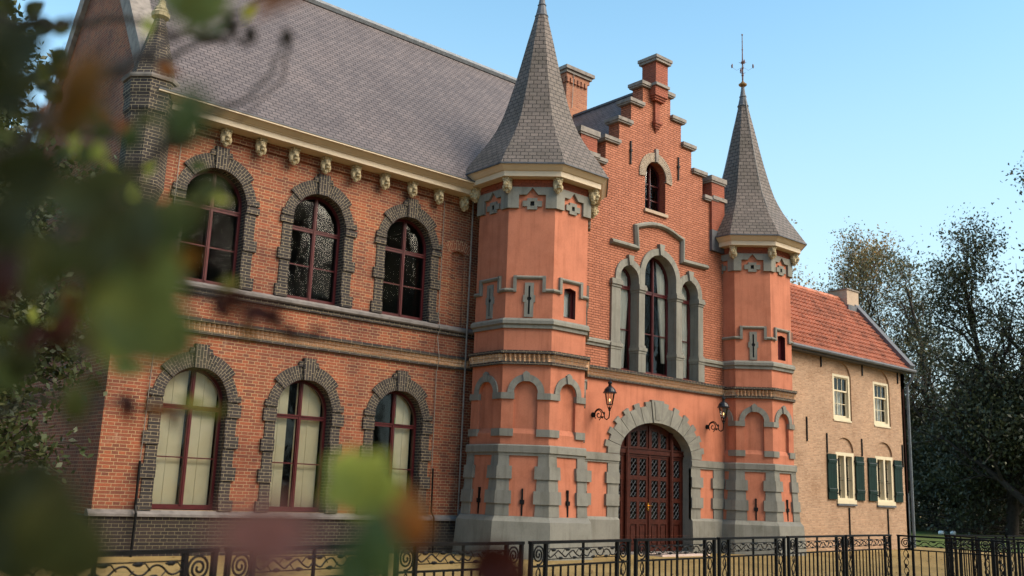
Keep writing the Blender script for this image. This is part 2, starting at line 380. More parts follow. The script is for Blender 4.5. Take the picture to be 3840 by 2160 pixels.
# ------------------------------------------------------------------ shared building details
def dentil(parent, fr, u0, u1, z, name='dentil_course'):
    """two rows of dog-tooth bricks between two dark courses; z = underside"""
    A = MB(); n = max(2, round((u1-u0)/.115)); s = (u1-u0)/n
    for r in range(2):
        z0 = z+.07+.095*r; z1 = z0+.088; dd = .045+.02*r
        for i in range(n):
            a = u0+s*i
            p = [fr.P(a, z0, 0), fr.P(a+s*.5, z0, dd+.045), fr.P(a+s, z0, 0)]
            q = [fr.P(a, z1, 0), fr.P(a+s*.5, z1, dd+.045), fr.P(a+s, z1, 0)]
            for k in range(2): A.face([p[k], p[k+1], q[k+1], q[k]])
            A.face(p[::-1]); A.face(q)
    o = A.build(name, 'band', parent)
    B = MB(); B.fbox(fr, u0, u1, z, z+.068, -.02, .075); B.fbox(fr, u0, u1, z+.262, z+.33, -.02, .13)
    B.build('dark_brick_course', 'brick_dk', o)
    return o
def ringseg(A, fr, cx, cz, r0, r1, a0, a1, d0, d1, n, b=1., uv=True):
    for i in range(n):
        t0 = a0+(a1-a0)*i/n; t1 = a0+(a1-a0)*(i+1)/n
        f = lambda r, t: (cx+r*math.cos(t), cz+r*math.sin(t)*b)
        q = [f(r0, t0), f(r1, t0), f(r1, t1), f(r0, t1)]; m = r1*.95
        u = [(r0, t0*m), (r1, t0*m), (r1, t1*m), (r0, t1*m)] if uv else None
        A.face([fr.P(*p, d1) for p in q], u, fr.N)
        nn = fr.U*math.cos((t0+t1)/2)+fr.V*math.sin((t0+t1)/2)
        for (p, s) in (((q[1], q[2]), 1), ((q[0], q[3]), -1)):
            A.face([fr.P(*p[0], d0), fr.P(*p[1], d0), fr.P(*p[1], d1), fr.P(*p[0], d1)], [(0, t0*m), (0, t1*m), (.1, t1*m), (.1, t0*m)] if uv else None, nn*s)
    for t, s in ((a0, -1), (a1, 1)):
        q = [(cx+r*math.cos(t), cz+r*math.sin(t)*b) for r in (r0, r1)]
        A.face([fr.P(*q[0], d0), fr.P(*q[1], d0), fr.P(*q[1], d1), fr.P(*q[0], d1)], None, (fr.V*math.cos(t)-fr.U*math.sin(t))*s)
def extr(parent, name, mat, x0, x1, prof, closed=True):
    A = MB(); A.loft([[Vector((x, y, z)) for y, z in prof] for x in (x0, x1)], closed); 
    return A.build(name, mat, parent)
_lion = None
def lion(parent, loc, rz):
    global _lion
    if _lion is None:
        rg = random.Random(3); A = MB(); c = WL[parent.name]
        def b(x, y, z, a, bb, cc, rough=.006): A.blob(c+Vector((x, y, z)), (a, bb, cc), 12, 9, rough, rg)
        b(0, -.12, .02, .15, .15, .20, .016); b(0, -.20, .07, .12, .11, .12, .012); b(0, -.28, -.02, .075, .085, .065)
        b(0, -.265, -.10, .062, .06, .05); b(-.05, -.275, .075, .045, .035, .025); b(.05, -.275, .075, .045, .035, .025)
        b(-.115, -.17, .15, .045, .04, .05); b(.115, -.17, .15, .045, .04, .05); b(0, -.31, .02, .03, .05, .028)
        b(-.09, -.17, -.10, .07, .08, .11, .014); b(.09, -.17, -.10, .07, .08, .11, .014); b(0, -.14, -.18, .08, .09, .09, .014)
        A.fbox(Fr(c, (1, 0, 0), (0, -1, 0)), -.11, .11, .13, .215, 0, .3)
        o = A.build('lion_head', 'lion', parent); _lion = o.data
    else:
        o = bpy.data.objects.new('lion_head', _lion); col.objects.link(o); o.parent = parent
    o.location = Vector(loc)-WL[parent.name]; o.rotation_euler = (0, 0, rz); o.scale = (.82, .82, .84); return o

# ------------------------------------------------------------------ brick wing (left)
wing = thing('brick_wing', (11.4, 20.2, 0), 'long red brick building wing with grey slate roof and arched windows ringed in black brick', 'building')
F = XF(20.2); WX = [8.60, 11.21, 13.82]; X0, X1 = 6.72, 18.0
holes = [arch(c, .92, .71, 3.20) for c in WX] + [arch(c, 5.74, .71, 7.66) for c in WX]
blind = [(15.22, 5.75), (15.66, 5.75), (15.66, 7.72), (15.44, 7.80), (15.22, 7.72)]
A = MB(); A.fill(F, rect(X0, X1, .85, 9.5), holes+[blind]); A.wall(F, blind, -.09, 0, True); A.fill(F, blind, (), -.09)
A.build('wall', 'brick', wing)
A = MB(); A.fbox(F, X0-.05, X1, -.05, .78, -.2, .07); 
E_ = Fr((X0, 0, 0), (0, -1, 0), (-1, 0, 0))
A.fbox(E_, -28, -20.13, -.05, .78, -.2, .05); A.build('plinth', 'brick_plinth', wing)
extr(wing, 'plinth_ledge', 'ledge', X0-.09, X1, [(20.3, .78), (20.08, .78), (20.08, .83), (20.19, .91), (20.3, .91)])
A = MB(); A.fill(E_, [(-28.2, .8), (-20.2, .8), (-20.2, 10.2), (-24, 15.7), (-28.2, 10.2)]); A.build('end_wall', 'brick', wing)
extr(wing, 'sill_course', 'ledge', X0-.02, X1, [(20.3, 5.59), (20.10, 5.59), (20.07, 5.62), (20.07, 5.68), (20.19, 5.75), (20.3, 5.75)])
A = MB(); A.fbox(F, X0-.02, X1, 5.49, 5.588, -.05, .06); A.build('dark_brick_course', 'brick_dk', wing)
dentil(wing, F, X0-.03, X1, 4.63)
A = MB(); ringseg(A, F, 15.44, 7.2, .62, .88, R(58), R(122), -.02, .012, 10); A.build('blind_window_arch', 'brick_arch', wing)
for c in WX:
    for (z0, sp) in ((.915, 3.20), (5.752, 7.66)):
        A = MB(); lower = z0 < 2
        A.wall(F, arch(c, z0, .71, sp), -.30, 0, True)
        for s in (-1, 1):
            a, b2 = sorted((c+s*.712, c+s*.96)); A.fbox(F, a, b2, z0, sp, -.02, .03)
            zs = [(2.90, 3.17), (2.23, 2.50), (1.55, 1.83), (z0, 1.14)] if lower else [(7.51, 7.78), (6.63, 6.89), (z0, 6.03)]
            for (za, zb) in zs:
                a, b2 = sorted((c+s*.714, c+s*1.035)); A.fbox(F, a, b2, za+.002, min(zb, sp-.003), -.02, .065)
        ringseg(A, F, c, sp, .711, .955, 0, R(38), -.05, .03, 8); ringseg(A, F, c, sp, .711, .955, R(142), PI, -.05, .03, 8)
        ringseg(A, F, c, sp, .713, 1.05, R(38), R(142), -.05, .06, 22)
        ringseg(A, F, c, sp, .713, 1.02, R(2), R(10), -.05, .065, 2); ringseg(A, F, c, sp, .713, 1.02, R(170), R(178), -.05, .065, 2)
        k = [(c-.135, sp+.69), (c+.135, sp+.69), (c+.155, sp+1.20), (c-.155, sp+1.20)]
        A.prism(F, k, -.05, .115, uvf=lambda x, z: (z*1.0, x+.03)); k = [(c-.135, sp+1.05), (c-.24, sp+1.10), (c-.15, sp+1.13)]
        for s in (-1, 1): A.prism(F, [(c+s*.14, sp+.99), (c+s*.27, sp+.99), (c+s*.24, sp+1.11), (c+s*.14, sp+1.12)], -.05, .085)
        A.build('window_surround', 'brick_dk', wing)
i = 0
for c in WX:
    bd = {8.60: [(c-.66, c-.03), (c+.03, c+.66)], 11.21: [(c-.66, c-.20), (c-.0, c+.66)], 13.82: [(c+.20, c+.66)]}[c]
    shape_window(F, wing, c, .93, .72, 3.20, -.21, trans=3.055, bars=(2.0,), board=bd)
    shape_window(F, wing, c, 5.765, .72, 7.66, -.21, trans=7.49, bars=(6.62,))
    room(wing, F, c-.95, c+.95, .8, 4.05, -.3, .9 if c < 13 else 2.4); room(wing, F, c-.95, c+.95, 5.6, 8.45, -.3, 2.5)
# cornice, lions, roof
extr(wing, 'cornice', 'cream', X0+.1, 16.6, [(20.25, 9.27), (19.74, 9.27), (19.74, 9.40), (19.70, 9.405), (19.70, 9.42), (19.66, 9.43), (19.56, 9.50), (19.50, 9.51), (19.50, 9.545), (20.25, 9.545)])
A = MB(); A.fbox(F, X0+.1, 16.6, 9.545, 9.575, -.1, .715); A.build('gutter', 'lead', wing)
A = MB(); A.fbox(F, X0, 16.6, 9.06, 9.27, -.05, .06); A.build('frieze', 'brick', wing)
for k in range(-1, 9): lion(wing, (8.605+.851*k, 20.14, 9.09), 0)
A = MB()
e0, e1, rg0, rg1 = 6.9, 25.1, 6.9, 20.6
A.face([(e0, 19.52, 9.56), (e1, 19.52, 9.56), (rg1, 24, 15.38), (rg0, 24, 15.38)], n=Vector((0, -1, 1)))
A.face([(e1, 19.52, 9.56), (e1, 28.48, 9.56), (rg1, 24, 15.38)], n=Vector((1, 0, 1)))
A.face([(e0, 28.48, 9.56), (e1, 28.48, 9.56), (rg1, 24, 15.38), (rg0, 24, 15.38)], n=Vector((0, 1, 1)))
roof = A.build('roof', 'slate', wing)
A = MB(); A.tube([(6.9, 24, 15.40), (20.6, 24, 15.40)], .14, 8); A.tube([(20.6, 24, 15.4), (25.1, 19.5, 9.56)], .07, 6); A.build('ridge_cap', 'zinc', roof)
A = MB(); q = [Vector((6.60, y, z)) for y, z in ((20.25, 9.9), (24, 15.0), (24, 15.75), (20.25, 10.55))]
A.loft([q, [p+Vector((.50, 0, 0)) for p in q]]); A.build('gable_coping', 'coping', wing)
q = [Vector((6.60, 48-y, z)) for y, z in ((19.7, 9.3), (24, 15.0), (24, 15.75), (19.7, 9.9))]
A = MB(); A.loft([q, [p+Vector((.50, 0, 0)) for p in q]]); A.build('gable_coping', 'coping', wing)
o8 = PI/8
A = MB(); c = (6.86, 20.06, 0)
A.lathe(c, [(.30, 7.05), (.47, 7.5), (.47, 9.0), (.52, 9.1), (.52, 9.35), (.56, 9.5), (.56, 9.76)], 8, False, phase=o8)
tur = A.build('corner_turret', 'brick_dk', wing)
A = MB(); A.lathe(c, [(.48, 9.86), (.115, 11.32)], 8, False, phase=o8); A.build('spire', 'brick_dk', tur)
A = MB(); A.lathe(c, [(.60, 9.76), (.62, 9.80), (.62, 9.84), (.5, 9.88)], 8, False, phase=o8); A.build('ledge', 'coping', tur)
A = MB(); A.lathe(c, [(.10, 11.30), (.19, 11.36), (.20, 11.45), (.15, 11.50), (.155, 11.54), (.09, 11.64), (.07, 11.74), (.02, 11.86)], 12); A.build('finial', 'lion', tur)
def pipe(parent, pts, r, name='downpipe', mat='iron'):
    A = MB(); A.tube(pts, r, 6); return A.build(name, mat, parent)
pipe(wing, [(7.53, 20.10, 1.88), (7.53, 20.08, 1.0), (7.53, 20.0, .85), (7.52, 20.0, 0)], .028)
pipe(wing, [(14.9, 20.10, 2.05), (14.9, 20.08, 1.0), (14.93, 20.0, .85), (14.95, 20.0, 0)], .024)
pipe(wing, [(7.55, 20.15, 1.85), (7.58, 20.15, 4.5), (7.60, 20.03, 4.75), (7.6, 20.03, 4.95), (7.62, 20.13, 5.4), (7.64, 20.03, 5.6), (7.64, 20.13, 5.9), (7.66, 20.15, 9.2)], .010, 'lightning_wire', 'wire')
pipe(wing, [(14.9, 20.15, 2.0), (14.88, 20.15, 4.5), (14.86, 20.03, 4.75), (14.85, 20.04, 4.95), (14.85, 20.14, 5.4), (14.85, 20.03, 5.62), (14.85, 20.14, 5.9), (14.86, 20.15, 9.2)], .010, 'lightning_wire', 'wire')
pipe(wing, [(15.72, 20.02, 9.2), (15.72, 20.05, .95)], .024, 'rainwater_pipe', 'coping')
pipe(wing, [(15.9, 19.95, 1.12), (15.78, 19.93, 1.10), (15.66, 19.9, .98), (15.62, 19.9, .75), (15.62, 19.9, 0)], .055, 'drain_bend', 'lead')
A = MB(); A.box(21.45, 22.45, 22.5, 23.4, 12.5, 15.45)
ch = A.build('chimney', 'brick_chim', wing)
A = MB(); A.box(21.40, 22.50, 22.45, 23.45, 15.45, 15.60)
for k in range(6): A.box(21.42+.17*k, 21.53+.17*k, 22.43, 22.5, 15.28, 15.45)
for k in range(5): A.box(21.39, 21.45, 22.53+.17*k, 22.64+.17*k, 15.28, 15.45)
A.build('corbel_course', 'brick_chim', ch)
A = MB(); A.box(21.34, 22.56, 22.39, 23.51, 15.60, 15.70); A.box(21.27, 22.63, 22.32, 23.58, 15.70, 15.82); A.build('chimney_cap', 'coping', ch)
A = MB(); A.box(21.40, 22.6, 22.4, 23.5, 12.2, 14.35); A.build('chimney_base', 'brick_chim', ch)
pipe(ch, [(21.70, 22.42, 15.6), (21.70, 22.47, 14.4)], .012, 'lightning_wire', 'wire')

# ------------------------------------------------------------------ towers
def octv(cx, cy, ap, j, z): 
    a = R(-90+45*j+22.5); r = ap/math.cos(PI/8); return Vector((cx+r*math.cos(a), cy+r*math.sin(a), z))
def faceN(j): a = R(-90+45*j); return Vector((math.cos(a), math.sin(a), 0))
def tower(cx, cy, ap, label, kinds, finial):
    T = thing('gate_tower', (cx, cy, 0), label, 'tower', 'gate towers')
    OC = lambda prof, A: A.lathe((cx, cy, 0), [(a/math.cos(PI/8), z) for a, z in prof], 8, False, phase=o8)
    hs = ap*math.tan(PI/8)
    def frame(j, a=ap):
        N = faceN(j); U = Vector((-N.y, N.x, 0)); return Fr(Vector((cx, cy, 0))+N*a, U, N)
    FJ = range(-3, 4)
    niche = arch(0, 2.96, .295, 3.955)
    A = MB(); win = rect(-.205, .205, 5.92, 6.66)[:2]+[(.205, 6.66), (0, 6.71), (-.205, 6.66)]
    for j in range(-4, 4):
        f = frame(j); hl = []
        if j in FJ and abs(j) < 3 : hl.append(niche)
        if kinds.get(j) in ('window', 'blind'): hl.append(win)
        A.fill(f, rect(-hs, hs, 2.55, 9.3), hl)
        if niche in hl:
            A.fill(f, arch(0, 3.08, .295, 3.955), (), -.085); A.wall(f, niche, -.085, 0, True)
            A.face([f.P(-.295, 2.96, 0), f.P(.295, 2.96, 0), f.P(.295, 3.09, -.086), f.P(-.295, 3.09, -.086)], n=f.N+Vector((0, 0, 1)))
    A.build('shaft', 'render', T)
    A = MB(); OC([(ap-.02, 9.22), (ap+.03, 9.22), (ap+.03, 9.34), (ap+.05, 9.34), (ap+.05, 9.5)], A); A.build('brick_strip', 'brick_paint_dk', T)
    # battered lower storey
    A = MB(); OC([(ap+.115, .9), (ap+.005, 2.5)], A); A.build('battered_wall', 'render', T)
    A = MB(); OC([(ap+.30, -.05), (ap+.235, .86), (ap+.14, .985), (ap, .99)], A); A.build('plinth', 'grey', T)
    A = MB(); OC([(ap-.05, 2.425), (ap+.05, 2.425), (ap+.05, 2.49), (ap+.085, 2.50), (ap+.085, 2.66), (ap+.06, 2.69), (ap-.02, 2.695)], A); A.build('band_course', 'grey', T)
    A = MB(); OC([(ap-.05, 5.57), (ap+.05, 5.57), (ap+.05, 5.65), (ap+.10, 5.68), (ap+.10, 5.76), (ap+.07, 5.81), (ap-.02, 5.84)], A); A.build('string_course', 'grey', T)
    def corner(A, j, z0, z1, w0, w1, d, a0=ap, a1=ap):
        rs = []
        for (z, a, wv) in ((z0, a0, w0), (z1, a1, w1)):
            N0, N1 = faceN(j), faceN(j+1); U0 = Vector((-N0.y, N0.x, 0)); U1 = Vector((-N1.y, N1.x, 0))
            c0 = octv(cx, cy, a+d, j, z); wv2 = wv+d*math.tan(PI/8)
            rs.append([c0-U0*wv2-N0*(d+.06), c0-U0*wv2, c0, c0+U1*wv2, c0+U1*wv2-N1*(d+.06)])
        A.loft(rs)
    ab = lambda z: ap+.115-(.11)*(z-.9)/1.6
    for j in range(-4, 4):
        A = MB()
        corner(A, j, .99, 2.425, .335, .245, .035, ab(.99), ab(2.425))
        for (za, zb) in ((1.275, 1.585), (1.865, 2.175)):
            corner(A, j, za, zb, .37-.04*(za-1.2), .37-.04*(zb-1.2), .075, ab(za), ab(zb))
        A.build('quoin', 'grey', T)
        A = MB(); ww = hs-.285
        corner(A, j, 3.80, 3.955, ww, ww, .045); A.build('impost_block', 'grey', T); A = MB(); corner(A, j, 2.89, 3.07, ww, ww, .045); A.build('sill_block', 'grey', T)
    for j in FJ:
        f = frame(j)
        if abs(j) < 3:
            A = MB(); ringseg(A, f, 0, 3.958, .296, .46, 0, PI, -.02, .04, 18, uv=False)
            A.prism(f, [(-.06, 4.24), (.06, 4.24), (.088, 4.44), (.0, 4.50), (-.088, 4.44)], -.02, .075); A.build('niche_arch', 'grey', T)
            fb = frame(j, ab(1.3)+.0)
            A = MB(); A.fbox(fb, -.022, .022, 1.0, 1.64, -.06, .03); A.fbox(fb, -.055, .055, 1.27, 1.375, -.06, .045); A.build('wall_anchor', 'iron', T)
        # crown
        cut = [(-hs, 8.69), (-.345, 8.69), (-.345, 9.045), (-.15, 9.045), (0, 9.23), (.15, 9.045), (.345, 9.045), (.345, 8.69), (hs, 8.69)]
        hx = (ap+.075)*math.tan(PI/8)
        cut[0] = (-hx, 8.69); cut[-1] = (hx, 8.69)
        A = MB(); A.prism(f, cut+[(hx, 9.25), (-hx, 9.25)], -.02, .075); A.build('crown_panel', 'grey', T)
        A = MB(); z = 8.815
        pl = [(-.25, z-.075), (-.13, z-.075), (-.13, z-.155), (.13, z-.155), (.13, z-.075), (.25, z-.075), (.25, z+.075), (.13, z+.075), (.13, z+.15), (-.13, z+.15), (-.13, z+.075), (-.25, z+.075)]
        A.prism(f, pl, -.02, .05, [rect(-.052, .052, z-.06, z+.06)]); cr = A.build('cross_panel', 'grey', T)
        A = MB(); A.fill(f, rect(-.06, .06, z-.07, z+.07), (), .006); A.build('dark_backing', 'hole_shade', cr)  # black sheet over solid wall paints the shade inside the hole
        dentil_face(T, f, hs, ap)
        # label mould
        A = MB(); k = kinds.get(j)
        if k: path = [(-hs, 6.54), (-.37, 6.54), (-.37, 6.87), (.37, 6.87), (.37, 6.54), (hs, 6.54)]
        else: path = [(-hs, 6.54), (hs, 6.54)]
        hx = (ap+.07)*math.tan(PI/8)
        for (p, q) in zip(path, path[1:]):
            if p[1] == q[1]:
                e0_ = -hx if p[0] == -hs else p[0]-.042; e1_ = hx if q[0] == hs else q[0]+.042
                zz = p[1]; prof = [(-.02, zz-.045), (.035, zz-.045), (.07, zz-.01), (.07, zz+.02), (.03, zz+.05), (-.02, zz+.05)]
                A.loft([[f.P(u, v, d) for d, v in prof] for u in (e0_, e1_)])
            else: A.fbox(f, p[0]-.043, p[0]+.043, min(p[1], q[1])-.044, max(p[1], q[1])+.048, -.02, .066)
        A.build('label_mould', 'grey', T)
        if k == 'slit':
            A = MB(); zc = 6.33; cross = [(-.115, 5.86), (.115, 5.86), (.115, 6.24), (.155, 6.24), (.155, 6.42), (.115, 6.42), (.115, 6.74), (-.115, 6.74), (-.115, 6.42), (-.155, 6.42), (-.155, 6.24), (-.115, 6.24)]
            circ = [(.024, 5.93), (.024, zc-.05)]+[(.056*math.cos(t), zc+.056*math.sin(t)) for t in [R(-60+30*i) for i in range(5)]]+[(.024, zc+.05), (.024, 6.66), (-.024, 6.66), (-.024, zc+.05)]+[(-.056*math.cos(t), zc+.056*math.sin(t)) for t in [R(60-30*i) for i in range(5)]]+[(-.024, zc-.05), (-.024, 5.93)]
            A.prism(f, cross, -.02, .035, [circ]); sl = A.build('arrow_slit', 'grey', T)
            A = MB(); A.fill(f, rect(-.07, .07, 5.9, 6.7), (), .004); A.build('dark_backing', 'hole_shade', sl)  # flat black sheet gives the slit its shade; the wall behind is solid
        if k == 'window':
            A = MB(); A.wall(f, win, -.2, 0, True); A.build('window_reveal', 'redwood', T)
            shape_window(f, T, 0, 5.93, .20, 6.66, -.13, t=.04, mull=0, archd=False, bars=())
            A = MB(); A.fill(f, rect(-.25, .25, 5.85, 6.75), (), -.24); A.build('window_blind', 'curtain', T)
        if k == 'blind':
            A = MB(); A.wall(f, win, -.16, 0, True); A.fill(f, rect(-.21, .21, 5.9, 6.72), (), -.15); A.build('blind_window', 'redwood', T)
    # eaves, roof
    e = ap+.505
    A = MB(); OC([(ap, 9.46), (ap+.325, 9.46), (ap+.325, 9.60), (ap+.36, 9.61), (ap+.38, 9.63), (ap+.46, 9.71), (e-.02, 9.72), (e-.02, 9.75)], A); A.build('eaves_cornice', 'cream', T)
    A = MB(); OC([(e-.03, 9.735), (e+.015, 9.735), (e+.015, 9.775), (e-.05, 9.79)], A); A.build('gutter', 'lead', T)
    k = ap/1.44
    prof = [(e, 9.77), (1.70*k, 10.20), (1.46*k, 10.56), (1.27*k, 10.86), (1.12*k, 11.15), (.99*k, 11.45), (.88*k, 11.80), (.77*k, 12.2), (.665*k, 12.6), (.56*k, 13.05), (.46*k, 13.5), (.36*k, 13.95), (.25*k, 14.42), (.165*k, 14.80)]
    A = MB(); A.lathe((cx, cy, 0), [(a/math.cos(PI/8), z) for a, z in prof], 8, False, phase=o8, uvs=True); rf = A.build('roof', 'slate_cone', T)
    A = MB(); A.lathe((cx, cy, 0), [(.175, 14.76), (.20, 14.80), (.17, 14.84), (.11, 15.12), (.13, 15.14), (.10, 15.18), (.055, 15.5), (.05, 15.55)], 10); sp = A.build('lead_spike', 'lead', rf)
    A = MB(); A.lathe((cx, cy, 0), [(.04, 15.5), (.135, 15.57), (.145, 15.61), (.08, 15.66), (.05, 15.70), (.02, 15.74)], 14); A.build('gilded_knob', 'gilt', rf)
    A = MB(); A.tube([(cx, cy, 15.6), (cx, cy, 17.48)], [.03, .012], 6)
    for z, r in ((15.95, .045), (16.2, .04), (16.42, .055), (16.9, .028), (17.2, .022), (17.46, .03)): A.blob((cx, cy, z), (r, r, r*1.2), 8, 6)
    for q in range(4):
        a = PI/4+q*PI/2; v = Vector((math.cos(a), math.sin(a), 0)); ce = Vector((cx, cy, 0))
        for z, l in ((16.0, .10), (16.38, .13)):
            A.tube([ce+Vector((0, 0, z)), ce+v*l+Vector((0, 0, z+.05))], [.014, .006], 5)
        A.tube([ce+Vector((0, 0, 16.25))+v*.02, ce+v*.20+Vector((0, 0, 16.13)), ce+v*.36+Vector((0, 0, 16.25))], .004, 4)
        A.tube([ce+v*.36+Vector((0, 0, 16.22)), ce+v*.36+Vector((0, 0, 16.30)), ce+v*.35+Vector((0, 0, 16.37))], [.022, .032, .012], 6)
    A.build('wrought_finial', 'rust', rf)
    for j in range(-4, 4):
        p = octv(cx, cy, ap+.02, j, 9.30); lion(T, (p.x, p.y, 9.29), R(45*j+22.5))
    pts = []
    for (a, z) in [(.13, 15.15)]+prof[::-1][0:12:2]+[(1.10*k, 11.2)]:
        v = Vector((-math.cos(R(70)), -math.sin(R(70)), 0)); pts.append(Vector((cx, cy, z))+v*(a*1.06+.03))
    if finial: pipe(rf, pts, .013, 'lightning_wire', 'wire')
    return T
def dentil_face(T, f, hs, ap):
    hx = (ap+.05)*math.tan(PI/8)
    A = MB(); n = max(2, round(2*hs/.115)); s = 2*hs/n
    for r in range(2):
        z0 = 4.72+.095*r+.01; z1 = z0+.088; dd = .05+.02*r
        for i in range(n):
            a = -hs+s*i
            p = [f.P(a, z0, 0), f.P(a+s*.5, z0, dd+.045), f.P(a+s, z0, 0)]; q = [f.P(a, z1, 0), f.P(a+s*.5, z1, dd+.045), f.P(a+s, z1, 0)]
            for k in range(2): A.face([p[k], p[k+1], q[k+1], q[k]])
            A.face(p[::-1]); A.face(q)
    o = A.build('dentil_course', 'band', T)
    B = MB()
    for z0, z1, d in ((4.655, 4.728, .08), (4.925, 5.0, .135)):
        h = (ap+d)*math.tan(PI/8); B.prism(f, rect(-h, h, z0, z1), -.02, d, back=False)
    B.build('dark_brick_course', 'brick_dk', o)
T1 = tower(17.10, 19.04, 1.44, 'larger orange octagonal gate tower left of the entrance, its tip beyond the picture', {-2: 'slit', -1: 'slit', 0: 'window', 1: 'slit'}, False)
T2 = tower(26.35, 18.85, 1.34, 'orange octagonal gate tower right of the entrance with wrought spire finial against the sky', {-1: 'slit', 0: 'blind', 1: 'slit'}, True)

# ------------------------------------------------------------------ gatehouse
gate = thing('gatehouse', (21.75, 18.75, 0), 'orange painted gatehouse with stepped gable, triple arched window and arched wooden door', 'building')
F = XF(18.75); CX = 21.75; GX0, GX1 = 18.2, 25.3
door_o = arch(21.80, 0, 1.567, 2.70, .96, 28)
A = MB(); A.fill(F, rect(GX0, GX1, .5, 4.80), [[(p[0], max(p[1], .501)) for p in door_o]]); A.build('wall', 'render', gate)
W3 = [(20.57, .39, 7.72), (21.93, .71, 7.95), (23.30, .39, 7.72)]
hl = [arch(c, 5.06, h, s) for c, h, s in W3]
att = arch(21.71, 10.0, .47, 11.09)
st = [(.645, 13.90), (1.165, 13.19), (1.68, 12.45), (2.236, 11.71), (2.81, 10.96)]
right = []
for i, (h, z) in reversed(list(enumerate(st))):
    right.append((CX+h, z))
    if i > 0: right.append((CX+st[i-1][0], z))
outl = [(GX0, 4.8), (GX1, 4.8), (GX1, 9.9), (CX+2.81, 9.9)]+right
outl += [(2*CX-x, z) for x, z in reversed(right)]+[(2*CX-CX-2.81, 9.9), (GX0, 9.9)]
A = MB(); A.fill(F, outl, hl+[att]); A.wall(F, outl, -.42, 0)
A.fill(F, outl, hl+[att], -.42, -1); A.build('gable_wall', 'brick_paint', gate)
def coping(x0, x1, z, y0=18.64, y1=19.24):
    A = MB(); A.box(x0, x1, y0, y1, z, z+.105); A.box(x0+.03, x1-.03, y0+.03, y1-.03, z-.05, z); return A.build('coping', 'coping', gate)
coping(CX-.80, CX+.77, 13.90)
for i in range(1, 5):
    h, z = st[i]; hi = st[i-1][0]
    for s in (-1, 1):
        a, b = sorted((CX+s*(hi+.003), CX+s*(h+.145))); coping(a, b, z)
# pinnacle and corbelled pendant
A = MB(); A.box(CX-.36+.02, CX+.30-.08, 18.50, 19.06, 14.022, 14.72); A.build('pinnacle', 'brick_paint_dk', gate)
A = MB(); A.box(CX-.41, CX+.29, 18.42, 19.14, 14.72, 14.80); A.box(CX-.44, CX+.32, 18.39, 19.17, 14.80, 14.90); A.build('pinnacle_cap', 'coping', gate)
A = MB(); A.box(CX-.38, CX+.26, 18.44, 18.72, 13.93, 14.016); A.build('coping', 'coping', gate)
A = MB(); x = CX-.06
for w_, y, z0, z1 in ((.29, 18.50, 13.62, 13.93), (.26, 18.54, 13.55, 13.62), (.23, 18.57, 13.49, 13.55), (.105, 18.66, 12.86, 13.49), (.16, 18.60, 12.76, 12.86), (.13, 18.63, 12.69, 12.76), (.10, 18.66, 12.62, 12.69)): A.box(x-w_, x+w_, y, 18.76, z0, z1)
A.lathe((x, 18.74, 0), [(.01, 12.48), (.09, 12.62)], 4, False, phase=PI/4); A.build('corbel_pendant', 'brick_paint_dk', gate)
for s in (-1, 1):
    x = 24.68 if s > 0 else 18.74
    A = MB(); A.box(x-.33, x+.33, 18.66, 19.3, 9.4, 11.62); p = A.build('corner_pinnacle', 'brick_paint_dk', gate)
    A = MB(); A.box(x-.40, x+.40, 18.60, 19.36, 11.62, 11.78); A.box(x-.37, x+.37, 18.63, 19.33, 11.56, 11.62); A.build('pinnacle_cap', 'coping', p)
    A = MB(); A.box(x-.30, x+.42, 18.61, 19.4, 11.0, 11.12); A.build('coping', 'coping', p)
    A = MB(); A.box(x-.34, x+.345, 18.645, 19.3, 9.3, 9.98); A.build('lead_flashing', 'lead', p)
# roof
A = MB(); s_ = 1.335
A.face([(CX, 19.16, 14.07), (CX, 24.2, 14.07), (CX-3.3, 24.2, 14.07-3.3*s_), (CX-3.3, 19.16, 14.07-3.3*s_)], n=Vector((-1, 0, 1)))
A.face([(CX, 19.16, 14.07), (CX, 24.2, 14.07), (CX+3.3, 24.2, 14.07-3.3*s_), (CX+3.3, 19.16, 14.07-3.3*s_)], n=Vector((1, 0, 1)))
gr = A.build('roof', 'slate', gate); A = MB(); A.tube([(CX, 19.16, 14.09), (CX, 23.3, 14.09)], .07, 6); A.build('ridge_cap', 'lead', gr)
# attic window
A = MB(); A.wall(F, arch(21.71, 10.0, .47, 11.09), -.30, 0, True); A.build('attic_reveal', 'brick_paint_dk', gate)
shape_window(F, gate, 21.71, 10.0, .475, 11.09, -.24, t=.05, mull=.06, trans=None, bars=(10.42, 10.9))
A = MB(); ringseg(A, F, 21.71, 11.09, .472, .75, R(-8), R(188), -.05, .035, 30); A.build('attic_arch', 'brick_old', gate)
A = MB(); A.prism(F, [(21.66, 11.555), (21.76, 11.555), (21.775, 11.97), (21.645, 11.97)], -.05, .075); A.build('keystone', 'coping', gate)
A = MB(); A.fbox(F, 21.19, 22.24, 9.90, 9.995, -.1, .07); A.build('window_sill', 'tan', gate)
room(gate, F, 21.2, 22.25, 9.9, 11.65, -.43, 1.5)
for x, z0, z1 in ((20.565, 11.22, 11.94), (22.77, 11.25, 12.0)):
    A = MB(); A.fbox(F, x-.022, x+.022, z0, z1, -.02, .045); A.fbox(F, x-.04, x+.04, (z0+z1)/2+.02, (z0+z1)/2+.09, -.02, .06); A.build('wall_anchor', 'iron', gate)
